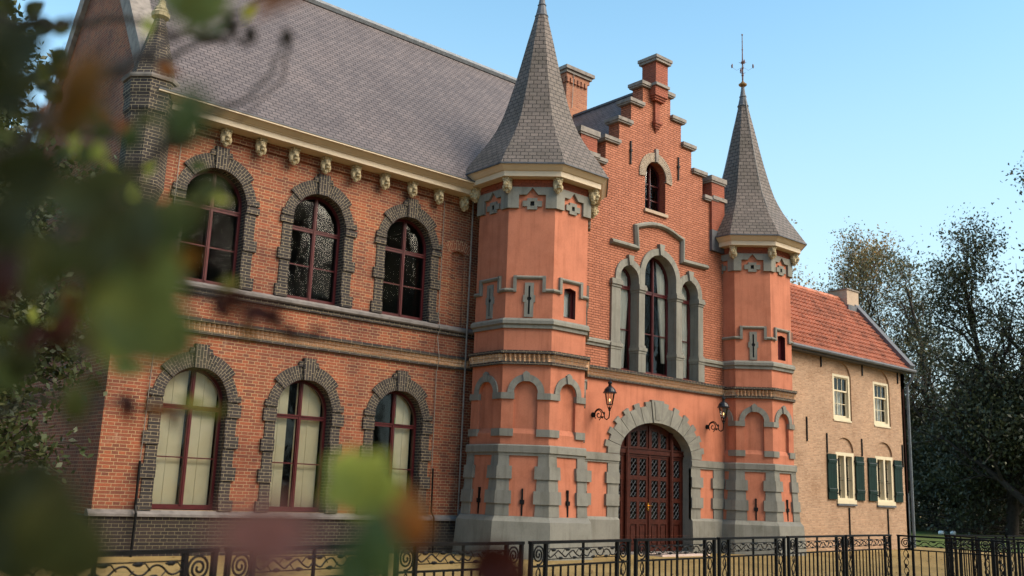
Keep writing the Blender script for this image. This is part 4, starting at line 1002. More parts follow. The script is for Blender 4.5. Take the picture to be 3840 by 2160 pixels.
# ------------------------------------------------------------------ trees
def tree_mesh(seed, h, spread=.45, crown0=.25, levels=4, kids=(9, 6, 5, 4), leaf=.12, lpt=6, trunk_r=None, up_=.35, leafspread=.5, density=1., lean=0, thin=1.):
    rg = np.random.default_rng(seed); segs = []; tips = []
    tr = trunk_r or h*.016
    def br(p, d, L, r, lv):
        n = 7 if lv == 0 else (5 if lv == 1 else 3); pts = [p]; rs = [r]; q = p.copy(); dd = d.copy()
        for i in range(n):
            dd = dd+rg.normal(0, .10 if lv == 0 else .22, 3)+np.array([0, 0, (.05 if lv == 0 else up_*.22)]); dd /= np.linalg.norm(dd)
            q = q+dd*(L/n); pts.append(q); rs.append(max(.011, r*(1-.8*(i+1)/n)))
        segs.append((pts, rs, lv))
        if lv >= levels-1:
            tips.extend([(pts[j], dd) for j in range(1, len(pts))]); return
        kn = kids[lv]
        for k in range(kn):
            f = (crown0+(1-crown0)*(k+rg.random())/kn) if lv == 0 else (.25+.75*(k+rg.random())/kn)
            f = min(f, .999); i = int(f*n); a = pts[i]+(pts[i+1]-pts[i])*(f*n-i); rr = rs[i]*.6
            t = pts[i+1]-pts[i]; t = t/np.linalg.norm(t)
            v = rg.normal(0, 1, 3); v -= t*v.dot(t); v /= np.linalg.norm(v)
            an = rg.uniform(.55, 1.05); nd = t*math.cos(an)+v*math.sin(an); nd[2] += up_*.5
            nd /= np.linalg.norm(nd)
            LL = h*spread*(1-.55*f)*rg.uniform(.7, 1.15) if lv == 0 else L*rg.uniform(.42, .68)
            br(a, nd, LL, max(.008, min(rr, r*.55)), lv+1)
        if lv > 0: tips.append((pts[-1], dd))
    d0 = np.array([lean, 0, 1.]); d0 /= np.linalg.norm(d0)
    br(np.zeros(3), d0, h*.92, tr, 0)
    V, Fc = [], []; nv = 0
    for pts, rs, lv in segs:
        k = 7 if lv == 0 else (5 if lv == 1 else 3); pts = np.array(pts); prev = None; a = np.array([1., 0, 0])
        for i in range(len(pts)):
            t = pts[min(i+1, len(pts)-1)]-pts[max(i-1, 0)]; t = t/max(1e-9, np.linalg.norm(t))
            a = a-t*a.dot(t); na = np.linalg.norm(a); a = a/na if na > 1e-6 else np.array([0, 1., 0]); b = np.cross(t, a)
            for q in range(k):
                an = 2*PI*q/k; V.append(pts[i]+(a*math.cos(an)+b*math.sin(an))*rs[i]*thin)
            if i:
                o = nv-k
                for q in range(k): Fc.append((o+q, o+(q+1) % k, nv+(q+1) % k, nv+q))
            nv += k
    me = bpy.data.meshes.new('trunk'); me.from_pydata([tuple(v) for v in V], [], Fc); me.polygons.foreach_set('use_smooth', [True]*len(Fc))
    # leaves: kite-shaped blades scattered round the twigs
    T = np.array([t[0] for t in tips]); D_ = np.array([t[1] for t in tips])
    n = int(len(T)*lpt*density); idx = rg.integers(0, len(T), n)
    c = T[idx]+rg.normal(0, leafspread, (n, 3))*np.array([1, 1, .8]); sz = leaf*rg.uniform(.6, 1.35, n)[:, None]
    u = rg.normal(0, 1, (n, 3))+np.array([0, 0, -.3]); u /= np.linalg.norm(u, axis=1)[:, None]
    w_ = rg.normal(0, 1, (n, 3)); w_ -= u*(w_*u).sum(1)[:, None]; w_ /= np.linalg.norm(w_, axis=1)[:, None]
    nn = np.cross(u, w_)
    vv = np.empty((n, 4, 3)); vv[:, 0] = c-u*sz; vv[:, 1] = c+w_*sz*.55+nn*sz*.12; vv[:, 2] = c+u*sz; vv[:, 3] = c-w_*sz*.55+nn*sz*.12
    lm = bpy.data.meshes.new('foliage'); lm.vertices.add(n*4); lm.vertices.foreach_set('co', vv.reshape(-1))
    lm.loops.add(n*4); lm.loops.foreach_set('vertex_index', np.arange(n*4)); lm.polygons.add(n); lm.polygons.foreach_set('loop_start', np.arange(n)*4)
    lm.update(); lm.validate()
    return me, lm
def put_tree(name, label, loc, meshes, mats, rz=0, sc=1, group=None):
    t = thing(name, loc, label, 'tree', group)
    for nm, me, m in (('trunk', meshes[0], mats[0]), ('crown', meshes[1], mats[1])):
        me = me if not me.materials else me.copy()
        me.materials.clear(); me.materials.append(M[m])
        o = bpy.data.objects.new(nm, me); col.objects.link(o); o.parent = t
    t.rotation_euler = (0, 0, rz); t.scale = (sc, sc, sc); return t
GT = 'trees beyond the yellow house'
sparse = tree_mesh(11, 21, .42, .26, 4, (15, 7, 5, 4), .10, 4.6, .34, .55, .5, 1, 0, 1.15)
sparse2 = tree_mesh(12, 20, .40, .25, 4, (14, 7, 5, 4), .10, 4.6, .26, .55, .5, 1, 0, 1.15)
dense = tree_mesh(21, 21, .30, .16, 4, (16, 7, 5, 4), .11, 5.0, .36, .5, .45, 1, 0, 1.2)
dense2 = tree_mesh(22, 20, .31, .06, 4, (20, 7, 5, 4), .11, 7, .36, .4, .6, 1, 0, 1.2)
autumn = tree_mesh(31, 22, .26, .25, 4, (16, 7, 5, 4), .11, 4.5, .26, .5, .6, 1, 0, .9)
low = tree_mesh(41, 8, .6, .05, 4, (16, 8, 5, 3), .13, 12, .12, .2, .6, 1)
put_tree('beech_tree', 'sparse half-bare tree with forked branches right of the yellow house chimney', (72.6, 37.6, 0), sparse, ('bark_dk', 'leaf_dark'), .4, .95, GT)
put_tree('beech_tree', 'thin half-bare tree rising behind the yellow house chimney', (72.5, 41.0, 0), sparse2, ('bark_dk', 'leaf_dark'), 2.0, .90, GT)
put_tree('beech_tree', 'tall leafy tree between the half-bare tree and the dark evergreens', (72.0, 33.2, 0), dense, ('bark_dk', 'leaf_dark'), 1.1, .95, GT)
put_tree('spruce_tree', 'dark dense tree near the right picture edge', (66.0, 27.2, 0), dense2, ('bark_dk', 'leaf_deep'), .2, .95, GT)
put_tree('spruce_tree', 'darkest tree cut off by the right picture edge', (63.5, 24.6, 0), dense2, ('bark_dk', 'leaf_deep'), 2.6, 1.15, GT)
put_tree('autumn_tree', 'yellowing autumn tree just right of the right tower roof', (79.5, 49.8, 0), autumn, ('bark', 'leaf_autumn'), .3, 1.24, GT)
put_tree('autumn_tree', 'yellowing autumn tree between right tower and the chimney tree', (78.6, 47.6, 0), autumn, ('bark', 'leaf_autumn'), 2.2, 1.16, GT)
for i, (x, y, s, lb) in enumerate(((70.5, 34.2, .8, 'low dark bush beside the downpipe of the yellow house'), (68.5, 30.0, .95, 'wide dark bush at the lawn edge behind the brushwood'), (64.5, 25.5, 1.05, 'dark bush at the right picture edge behind the fence'), (75, 37, 1.05, 'dark bush farther back behind the half-bare tree'), (73.0, 30.5, 1.2, 'tall dark bush under the leafy tree'))):
    put_tree('bush', lb, (x, y, 0), low, ('bark_dk', 'leaf_deep'), i*1.3, s, 'bushes along the lawn edge')['category'] = 'bush'
rg_ = np.random.default_rng(8); n = 42000
c = np.stack([rg_.uniform(66, 112, n), rg_.uniform(14, 74, n), rg_.uniform(0, 1, n)**1.5*4.6], 1)
keep = (c[:, 0]*.42 + c[:, 1]*.9 > 58+3*np.sin(c[:, 0]*.6)) | (c[:, 0] > 72+2*np.sin(c[:, 1]*.5)); c = c[keep]; n = len(c)
top = 3.2+1.3*np.sin(c[:, 1]*.45)+.7*np.sin(c[:, 0]*.9+c[:, 1]*.3); c[:, 2] = c[:, 2]/4.6*np.maximum(1.6, top)
u = rg_.normal(0, 1, (n, 3)); u /= np.linalg.norm(u, axis=1)[:, None]; v = rg_.normal(0, 1, (n, 3)); v -= u*(u*v).sum(1)[:, None]; v /= np.linalg.norm(v, axis=1)[:, None]; z_ = rg_.uniform(.12, .3, n)[:, None]
vv = np.stack([c-u*z_, c+v*z_*.55, c+u*z_, c-v*z_*.55], 1)
lm = bpy.data.meshes.new('undergrowth'); lm.vertices.add(n*4); lm.vertices.foreach_set('co', vv.reshape(-1)); lm.loops.add(n*4); lm.loops.foreach_set('vertex_index', np.arange(n*4)); lm.polygons.add(n); lm.polygons.foreach_set('loop_start', np.arange(n)*4); lm.update(); lm.validate()
lm.materials.append(M['leaf_deep']); ug = bpy.data.objects.new('undergrowth', lm); col.objects.link(ug)
ug['kind'] = 'stuff'; ug['label'] = 'dark tangled undergrowth along the far edge of the lawn'; ug['category'] = 'undergrowth'
# brushwood pile, stones, marker post on the lawn
rg = random.Random(9); A = MB()
for k in range(120):
    a = rg.uniform(-.5, .5); l = rg.uniform(1.5, 4.2); p = Vector((rg.uniform(66, 72), rg.uniform(26.5, 31.5), rg.uniform(.05, 1.0)))
    d = Vector((math.cos(a+2.2), math.sin(a+2.2), rg.uniform(-.15, .35)))*l
    A.tube([p, p+d*.5+Vector((0, 0, rg.uniform(0, .25))), p+d], [.035, .028, .01], 4, True)
A.build('brushwood_pile', 'bark', None, (69, 29, 0), label='heap of pruned grey branches on the lawn at right', category='brushwood')
for i, (x, y) in enumerate(((62.9, 30.3), (63.7, 29.9))):
    A = MB(); A.blob((x, y, .10), (.21, .18, .14), 10, 7, .015)
    A.build('white_stone', 'curtain', None, (x, y, 0), label=['left of two white stones on the lawn beyond the fence corner', 'right of two white stones on the lawn beyond the fence corner'][i], category='stone', group='white stones on the lawn')

# large trees by the left end wall
leftT = tree_mesh(51, 7.0, .30, .08, 4, (30, 11, 6, 4), .055, 14, .11, .1, .15, 1.0)
put_tree('lime_tree', 'dark leafy tree at the left picture edge before the shaded end wall', (1.2, 12.4, 0), leftT, ('bark_dk', 'leaf_mid'), .5, 1.0, 'trees at the left edge')
put_tree('lime_tree', 'second leafy tree at the left edge, farther along the shaded end wall', (2.6, 18.2, 0), leftT, ('bark_dk', 'leaf_mid'), 1.9, 1.25, 'trees at the left edge')
put_tree('lime_tree', 'unseen tree added beyond the left picture edge to shade the end wall', (-1.5, 24, 0), dense2, ('bark_dk', 'leaf_deep'), 1.0, .75, 'trees at the left edge')  # added out of view to keep sky light off the end wall
put_tree('lime_tree', 'tree overhanging the viewpoint from behind, shading the near leaves', (.6, -4.6, 0), leftT, ('bark_dk', 'leaf_mid'), 2.4, 1.25, 'trees at the left edge')
# trees behind the camera, seen mirrored in the windows
for i in range(7):  # row added out of view so the door glass mirrors dark leaves
    put_tree('bush', 'unseen bush added behind the viewer to darken reflections in the door panes', (20+9.5*i, -24+2*(i % 2), 0), low, ('bark_dk', 'leaf_olive'), i*.9, .8, 'bushes added behind the viewer')['category'] = 'bush'
PT = ['slender half-bare', 'bushy full-crowned', 'thin forked']
for i, (x, y, s, q) in enumerate(((-6, -14, .8, 0), (13, -18, 1.2, 1), (18, -12, 1.15, 1), (24.5, -15, 1.3, 1), (20.5, -24, 1.4, 1), (29, -11, 1.05, 0), (33, -19, 1.3, 1), (41, -14, 1.15, 2), (47, -22, 1.35, 1), (56, -15, 1.2, 1), (64, -20, 1.3, 0), (72, -14, 1.2, 1))):
    put_tree('park_tree', PT[q]+' park tree standing behind the viewer, mirrored in the window panes', (x, y, 0), (sparse, dense if i % 2 else dense2, sparse2)[q], ('bark_dk', 'leaf_olive'), i*1.7, s, 'park trees mirrored in the panes')

rg_ = np.random.default_rng(12); n = 5200
c = np.stack([rg_.uniform(2, 40, n), rg_.uniform(8, 20, n), rg_.uniform(.006, .02, n)], 1); c = c[(c[:, 1] < 17.4) | (c[:, 0] < 15.4) & (c[:, 1] < 20.0) | (c[:, 0] > 28) & (c[:, 1] < 18.9)]; n = len(c)
a_ = rg_.uniform(0, 6.28, n); z_ = rg_.uniform(.02, .05, n)[:, None]; u = np.stack([np.cos(a_), np.sin(a_), rg_.uniform(-.2, .3, n)], 1); v = np.stack([-np.sin(a_), np.cos(a_), rg_.uniform(-.3, .3, n)], 1)
vv = np.stack([c-u*z_, c+v*z_*.6, c+u*z_, c-v*z_*.6], 1); vv[:, :, 2] = np.maximum(vv[:, :, 2], .005)
lm = bpy.data.meshes.new('fallen_leaves'); lm.vertices.add(n*4); lm.vertices.foreach_set('co', vv.reshape(-1)); lm.loops.add(n*4); lm.loops.foreach_set('vertex_index', np.arange(n*4)); lm.polygons.add(n); lm.polygons.foreach_set('loop_start', np.arange(n)*4); lm.update(); lm.validate()
lm.materials.append(leafmat('fallen_leaf', [(.10, .045, .015), (.20, .11, .03), (.13, .09, .03), (.26, .16, .05)], .1)); fl = bpy.data.objects.new('fallen_leaves', lm); col.objects.link(fl)
fl['kind'] = 'stuff'; fl['label'] = 'brown and yellow fallen leaves scattered over the sandy forecourt'; fl['category'] = 'leaves'
# ------------------------------------------------------------------ leafy twigs close to the camera
FGM = dict(fgd=(.055, .058, .018), fgd2=(.10, .10, .03), fgg=(.095, .135, .042), fgg2=(.11, .13, .036), fgg3=(.24, .28, .085), fgy=(.40, .36, .06), fgy2=(.25, .28, .075), fgyg=(.60, .60, .11), fgyy=(.60, .52, .05),
           fgo=(.24, .10, .012), fgol=(.10, .105, .025), fgor=(.40, .13, .03), fgr=(.085, .022, .014), fgrd=(.075, .012, .006), fgp=(.50, .20, .16))
for k, c in FGM.items():
    d = tuple(x*.55 for x in c); M[k] = leafmat('leaf_'+k[2:], [c], .4, .5, .25)
    n, l = M[k].node_tree.nodes, M[k].node_tree.links
    tc = n.new('ShaderNodeTexCoord'); nz = noise(n, l, 22, 3, tc.outputs['Object'])
    cc = ramp(n, l, nz.outputs[0], [(.35, d), (.55, c), (.75, tuple(min(1, x*1.3) for x in c))])
    l.new(cc, n['Principled BSDF'].inputs['Base Color'])
    for q in n:
        if q.type == 'BSDF_TRANSLUCENT': l.new(cc, q.inputs[0])
FGL = [(0.138, 0.6439, 1.763, 0.235, -0.443, 0.865, 0.0431, 0.8, 'fgd'),
(0.1365, 0.6923, 1.7874, -0.291, -0.015, 0.957, 0.036, 0.8, 'fgd'),
(0.1497, 0.7153, 1.7611, 0.57, -0.635, 0.521, 0.0405, 0.7, 'fgd'),
(0.1386, 0.5002, 1.6964, -0.03, -0.244, 0.969, 0.0372, 0.6, 'fgo'),
(0.1423, 0.5253, 1.6916, 0.359, -0.523, 0.773, 0.0336, 0.55, 'fgo'),
(0.1586, 0.5494, 1.6998, -0.411, 0.101, 0.906, 0.0246, 0.5, 'fgol'),
(0.2188, 0.8122, 1.7804, 0.472, -0.588, 0.657, 0.026, 0.6, 'fgol'),
(0.1504, 0.3935, 1.6557, -0.291, -0.015, 0.957, 0.025, 0.7, 'fgg'),
(0.1651, 0.4202, 1.6598, 0.472, -0.588, 0.657, 0.0246, 0.6, 'fgg2'),
(0.1544, 0.4165, 1.6576, -0.681, 0.419, 0.6, 0.0218, 0.6, 'fgg'),
(0.1826, 0.4636, 1.6915, 0.235, -0.443, 0.865, 0.0174, 0.6, 'fgg'),
(0.3, 0.8059, 1.7944, -0.733, 0.504, 0.457, 0.0311, 0.8, 'fgr'),
(0.1228, 0.526, 1.6525, 0.651, -0.663, 0.369, 0.0397, 0.7, 'fgd'),
(0.145, 0.5105, 1.6395, -0.769, 0.625, 0.133, 0.0422, 0.65, 'fgd2'),
(0.1348, 0.5868, 1.639, 0.104, -0.348, 0.932, 0.0409, 0.7, 'fgd'),
(0.1871, 0.5984, 1.6777, 0.713, -0.67, 0.206, 0.0387, 0.6, 'fgd2'),
(0.1515, 0.5777, 1.62, -0.411, 0.101, 0.906, 0.0382, 0.65, 'fgol'),
(0.1489, 0.6479, 1.6181, -0.03, -0.244, 0.969, 0.0357, 0.7, 'fgr'),
(0.157, 0.5072, 1.6141, 0.037, -0.297, 0.954, 0.0422, 0.65, 'fgd2'),
(0.1864, 0.5436, 1.635, -0.03, -0.244, 0.969, 0.0546, 0.75, 'fgd2'),
(0.1968, 0.5406, 1.6134, -0.411, 0.101, 0.906, 0.0519, 0.75, 'fgy2'),
(0.1885, 0.5639, 1.6037, 0.651, -0.663, 0.369, 0.05, 0.8, 'fgd2'),
(0.2241, 0.5985, 1.6603, 0.235, -0.443, 0.865, 0.0431, 0.7, 'fgg2'),
(0.1844, 0.5192, 1.5832, -0.769, 0.625, 0.133, 0.0542, 0.75, 'fgy2'),
(0.2052, 0.5418, 1.5829, -0.681, 0.419, 0.6, 0.0464, 0.8, 'fgg3'),
(0.1925, 0.5541, 1.5779, 0.651, -0.663, 0.369, 0.0409, 0.7, 'fgyg'),
(0.2206, 0.5899, 1.6048, 0.235, -0.443, 0.865, 0.0357, 0.7, 'fgyg'),
(0.1866, 0.555, 1.5931, 0.57, -0.635, 0.521, 0.0464, 0.7, 'fgy'),
(0.2467, 0.6403, 1.634, 0.104, -0.348, 0.932, 0.0295, 0.6, 'fgy'),
(0.2659, 0.6718, 1.6549, 0.57, -0.635, 0.521, 0.0278, 0.7, 'fgo'),
(0.333, 0.689, 1.6278, -0.651, 0.663, -0.369, 0.029, 0.6, 'fgr'),
(0.332, 0.7252, 1.6462, 0.763, -0.573, -0.3, 0.0254, 0.5, 'fgr'),
(0.3496, 0.6885, 1.627, -0.104, 0.348, -0.932, 0.0247, 0.5, 'fgr'),
(0.3183, 0.7141, 1.6316, -0.733, 0.504, 0.457, 0.0278, 0.5, 'fgr'),
(0.3539, 0.7401, 1.6218, 0.163, 0.131, -0.978, 0.0195, 0.5, 'fgo'),
(0.451, 0.8524, 1.645, -0.235, 0.443, -0.865, 0.0162, 0.8, 'fgr'),
(0.4702, 0.8356, 1.6459, -0.651, 0.663, -0.369, 0.0147, 0.8, 'fgr'),
(0.3994, 0.8841, 1.6904, 0.713, -0.67, 0.206, 0.0193, 0.6, 'fgy'),
(0.3318, 0.5222, 1.5044, -0.733, 0.504, 0.457, 0.0491, 0.75, 'fgyg'),
(0.3471, 0.5647, 1.4979, -0.651, 0.663, -0.369, 0.0349, 0.7, 'fgyg'),
(0.3687, 0.5689, 1.5129, 0.472, -0.588, 0.657, 0.0328, 0.7, 'fgyg'),
(0.3657, 0.5484, 1.4988, -0.291, -0.015, 0.957, 0.0381, 0.8, 'fgyg'),
(0.3777, 0.6143, 1.5159, 0.235, -0.443, 0.865, 0.0278, 0.7, 'fgyg'),
(0.3583, 0.505, 1.484, -0.291, -0.015, 0.957, 0.0387, 0.7, 'fgor'),
(0.4098, 0.5933, 1.4922, 0.235, -0.443, 0.865, 0.0313, 0.8, 'fgr'),
(0.2664, 0.3983, 1.4735, -0.228, -0.074, 0.971, 0.0388, 0.7, 'fgg'),
(0.2717, 0.424, 1.4614, 0.235, -0.443, 0.865, 0.0334, 0.75, 'fgg'),
(0.1449, 0.2835, 1.4867, 0.651, -0.663, 0.369, 0.0283, 0.75, 'fgp'),
(0.1589, 0.2868, 1.4799, 0.235, -0.443, 0.865, 0.0231, 0.7, 'fgp'),
(0.365, 0.5012, 1.4771, 0.235, -0.443, 0.865, 0.0179, 0.7, 'fgo'),
(0.4441, 0.5211, 1.4518, 0.713, -0.67, 0.206, 0.0377, 0.85, 'fgrd'),
(0.4824, 0.5439, 1.4452, -0.291, -0.015, 0.957, 0.0243, 0.8, 'fgrd'),
(0.144, 0.4888, 1.4783, 0.104, -0.348, 0.932, 0.0447, 0.75, 'fgd2'),
(0.1504, 0.5559, 1.4593, -0.518, 0.215, 0.828, 0.0372, 0.7, 'fgd'),
(0.1883, 0.5903, 1.4608, -0.03, -0.244, 0.969, 0.0464, 0.8, 'fgd2'),
(0.1708, 0.6655, 1.4868, 0.359, -0.523, 0.773, 0.0447, 0.8, 'fgd'),
(0.3717, 0.8738, 1.5707, 0.769, -0.625, -0.133, 0.0275, 0.35, 'fgy'),
(0.3867, 0.8627, 1.5642, 0.651, -0.663, 0.369, 0.022, 0.4, 'fgy'),
(0.3464, 0.8974, 1.5641, -0.769, 0.625, 0.133, 0.0293, 0.35, 'fgor'),
(0.3432, 0.9658, 1.5703, -0.291, -0.015, 0.957, 0.0309, 0.45, 'fgr'),
(0.3803, 0.9371, 1.5588, -0.163, -0.131, 0.978, 0.0193, 0.5, 'fgr'),
(0.231, 0.7566, 1.5548, -0.228, -0.074, 0.971, 0.0322, 0.6, 'fgol'),
(0.3391, 0.9601, 1.6037, 0.753, -0.657, 0.037, 0.0309, 0.45, 'fgg3'),
(0.2497, 0.7762, 1.5719, 0.733, -0.504, -0.457, 0.0214, 0.6, 'fgol'),
(0.4491, 1.0129, 2.0434, 0.235, -0.443, 0.865, 0.0215, 0.75, 'fgyy'),
(0.4071, 0.9943, 1.9975, 0.57, -0.635, 0.521, 0.0206, 0.45, 'fgg'),
(0.3951, 1.0061, 1.9925, -0.518, 0.215, 0.828, 0.0152, 0.5, 'fgr'),
(0.3312, 0.9974, 1.9788, 0.037, -0.297, 0.954, 0.0222, 0.7, 'fgyg'),
(0.3526, 0.9919, 1.9323, -0.763, 0.573, 0.3, 0.0248, 0.6, 'fgor'),
(0.3036, 0.929, 1.8256, 0.104, -0.348, 0.932, 0.0255, 0.7, 'fgg'),
(0.3123, 0.9812, 1.8532, -0.609, 0.322, 0.725, 0.0203, 0.7, 'fgor'),
(0.3288, 0.9647, 1.8612, 0.713, -0.67, 0.206, 0.0228, 0.6, 'fgol'),
(0.2117, 0.5472, 1.786, 0.651, -0.663, 0.369, 0.0387, 0.7, 'fgg3'),
(0.2012, 0.5557, 1.7879, -0.763, 0.573, 0.3, 0.0328, 0.7, 'fgg3'),
(0.2462, 0.5164, 1.7901, -0.651, 0.663, -0.369, 0.0357, 0.5, 'fgor'),
(0.2974, 1.0011, 1.8276, -0.518, 0.215, 0.828, 0.022, 0.7, 'fgyg'),
(0.2786, 1.0142, 1.8387, -0.03, -0.244, 0.969, 0.0244, 0.7, 'fgyg'),
(0.299, 0.9947, 1.8457, 0.57, -0.635, 0.521, 0.0244, 0.6, 'fgol'),
(0.24, 0.8396, 1.6162, 0.235, -0.443, 0.865, 0.0325, 0.7, 'fgr'),
(0.2433, 0.7749, 1.5963, -0.651, 0.663, -0.369, 0.0336, 0.6, 'fgr'),
(0.2493, 0.8919, 1.6419, -0.291, -0.015, 0.957, 0.0277, 0.7, 'fgol'),
(0.219, 0.8638, 1.5943, 0.104, -0.348, 0.932, 0.0358, 0.7, 'fgd'),
(0.2401, 0.7627, 1.6503, -0.359, 0.523, -0.773, 0.0275, 0.6, 'fgo'),
(0.2566, 0.8846, 1.6457, 0.291, 0.015, -0.957, 0.0277, 0.6, 'fgo'),
(0.3118, 0.7453, 1.7336, 0.57, -0.635, 0.521, 0.0293, 0.7, 'fgol'),
(0.3957, 0.9286, 1.7843, 0.769, -0.625, -0.133, 0.0285, 0.4, 'fgyg'),
(0.2861, 0.7091, 1.7007, 0.235, -0.443, 0.865, 0.0305, 0.6, 'fgol'),
(0.2712, 1.059, 1.6885, 0.115, 0.173, -0.978, 0.0473, 0.8805812491663543, 'fgd'),
(0.2016, 0.7762, 1.5973, 0.28, -0.473, 0.836, 0.0186, 0.7429483388905769, 'fgr'),
(0.2181, 0.9383, 1.7508, -0.003, -0.265, 0.964, 0.0219, 0.7198705915027777, 'fgr'),
(0.2402, 1.0974, 1.6511, -0.447, 0.575, -0.685, 0.0278, 0.6816748081375674, 'fgd'),
(0.2369, 1.0992, 1.5978, 0.239, -0.445, 0.863, 0.0472, 0.6916211193228237, 'fgd2'),
(0.2516, 1.0222, 1.5969, 0.76, -0.565, -0.32, 0.0276, 0.8226604852767271, 'fgg2'),
(0.1614, 0.7307, 1.6838, 0.625, -0.656, 0.423, 0.0233, 0.7253397751923656, 'fgd'),
(0.2497, 1.0185, 1.6886, -0.591, 0.3, 0.748, 0.0248, 0.7265160647793584, 'fgol'),
(0.2339, 1.0123, 1.7526, 0.769, -0.629, -0.116, 0.0246, 0.6557163908131802, 'fgol'),
(0.2121, 0.9345, 1.7226, -0.651, 0.377, 0.659, 0.0303, 0.8603085238655627, 'fgg2'),
(0.2287, 1.1565, 1.8573, 0.19, 0.108, -0.976, 0.0315, 0.8824138298993803, 'fgg2'),
(0.2055, 0.9239, 1.7222, 0.483, -0.594, 0.643, 0.0374, 0.8370995141211658, 'fgr'),
(0.1921, 0.8782, 1.7055, 0.037, -0.297, 0.954, 0.0394, 0.7782200135492301, 'fgd2'),
(0.2719, 1.1642, 1.6207, -0.438, 0.13, 0.889, 0.0401, 0.7291999964158443, 'fgd2'),
(0.2582, 1.0341, 1.6387, -0.765, 0.641, 0.062, 0.0307, 0.8300322049270424, 'fgd'),
(0.2155, 0.8753, 1.5778, -0.534, 0.619, -0.575, 0.0243, 0.8565738779496567, 'fgg2'),
(0.2565, 1.1935, 1.6962, 0.395, -0.085, -0.915, 0.0436, 0.7335463234007904, 'fgd2'),
(0.27, 1.1234, 1.8357, 0.336, -0.028, -0.941, 0.0428, 0.6766576524243147, 'fgg2'),
(0.1774, 0.8835, 1.7022, 0.741, -0.518, -0.428, 0.0226, 0.8051004962106285, 'fgd2'),
(0.2227, 0.9229, 1.5839, -0.767, 0.635, 0.092, 0.0356, 0.7227556542867437, 'fgg2'),
(0.2457, 1.1186, 1.6184, 0.176, -0.401, 0.899, 0.0378, 0.884286124816765, 'fgr'),
(0.1616, 0.8005, 1.6901, 0.627, -0.345, -0.699, 0.032, 0.7403315582556814, 'fgr'),
(0.2261, 0.9743, 1.6292, -0.411, 0.102, 0.906, 0.0226, 0.7898285826751396, 'fgol'),
(0.2402, 1.0459, 1.7699, -0.362, 0.052, 0.931, 0.0406, 0.886386888362604, 'fgol'),
(0.2193, 0.8698, 1.7518, -0.49, 0.185, 0.852, 0.0362, 0.7184212771485354, 'fgd2'),
(0.2701, 1.0752, 1.6398, -0.336, 0.509, -0.792, 0.0329, 0.8344568381784767, 'fgr'),
(0.3811, 1.5536, 2.1231, -0.766, 0.584, 0.268, 0.0351, 0.7410686719352686, 'fgd'),
(0.3457, 1.5821, 2.0901, 0.758, -0.557, -0.341, 0.0344, 0.769309733217318, 'fgd'),
(0.3677, 1.5865, 2.0423, -0.578, 0.638, -0.508, 0.0336, 0.8163890572943373, 'fgol'),
(0.5497, 2.5119, 2.5328, 0.756, -0.654, 0.013, 0.0405, 0.6988997142017317, 'fgol'),
(0.4816, 2.4326, 2.3474, 0.012, 0.258, -0.966, 0.036, 0.8966170982859759, 'fgd2'),
(0.3567, 1.4593, 2.1492, -0.766, 0.639, 0.069, 0.0348, 0.7870801851817547, 'fgol'),
(0.458, 2.1988, 2.3333, -0.105, -0.181, 0.978, 0.0421, 0.8757955807708407, 'fgd'),
(0.6071, 2.4492, 2.5101, -0.131, 0.368, -0.92, 0.0555, 0.7868107597788416, 'fgd'),
(0.3632, 1.778, 2.1454, 0.767, -0.587, -0.26, 0.0324, 0.7232979550180967, 'fgd'),
(0.5347, 2.4952, 2.2981, -0.633, 0.352, 0.69, 0.0486, 0.6855281218081255, 'fgol'),
(0.6463, 2.6205, 2.4793, -0.578, 0.284, 0.765, 0.0519, 0.8733667497740286, 'fgd'),
(0.5326, 2.6152, 2.5253, -0.489, 0.183, 0.853, 0.0487, 0.8691249241890047, 'fgol'),
(0.4918, 1.9751, 2.2872, -0.037, 0.297, -0.954, 0.0367, 0.7459728862366436, 'fgd2'),
(0.5519, 2.7278, 2.467, -0.732, 0.5, 0.463, 0.0491, 0.7297881371251793, 'fgd'),
(0.4102, 2.0255, 2.2546, -0.43, 0.566, -0.704, 0.029, 0.7608669084412982, 'fgd'),
(0.3511, 1.9024, 2.3474, -0.639, 0.659, -0.396, 0.0342, 0.7108679334358371, 'fgol'),
(0.3585, 1.7553, 2.0674, 0.762, -0.647, -0.032, 0.0255, 0.7232970638056546, 'fgol'),
(0.6042, 2.5107, 2.454, 0.732, -0.667, 0.136, 0.057, 0.6815080868093106, 'fgd'),
(0.3664, 1.7764, 2.151, -0.77, 0.612, 0.181, 0.0328, 0.7402598457071212, 'fgd2'),
(0.3821, 1.9753, 2.3877, 0.679, -0.416, -0.605, 0.0445, 0.7863980717792722, 'fgd'),
(0.5045, 2.1275, 2.3395, 0.768, -0.591, -0.247, 0.0438, 0.8122161110525561, 'fgol'),
(0.5283, 2.3123, 2.3871, -0.77, 0.613, 0.177, 0.0522, 0.8395491817333816, 'fgd'),
(0.4483, 1.9511, 2.1264, 0.304, 0.003, -0.953, 0.0314, 0.8776689043472533, 'fgd2'),
(0.5745, 2.509, 2.6024, -0.693, 0.67, -0.267, 0.0592, 0.7563901886080433, 'fgd'),
(0.4757, 2.4745, 2.5969, -0.249, 0.452, -0.856, 0.0525, 0.6563883351777711, 'fgol'),
(0.5658, 2.302, 2.1924, 0.548, -0.249, -0.798, 0.0317, 0.7048080273243701, 'fgd'),
(0.3533, 1.7949, 2.0976, 0.312, -0.494, 0.812, 0.0396, 0.8026529848301523, 'fgol'),
(0.3297, 1.6929, 2.037, -0.265, 0.463, -0.846, 0.0311, 0.8363815171122624, 'fgd'),
(0.5088, 2.3217, 2.5571, 0.378, -0.535, 0.755, 0.0524, 0.7579176256273645, 'fgd'),
(0.4017, 1.8495, 2.1353, 0.73, -0.498, -0.467, 0.0365, 0.6845580926114624, 'fgd'),
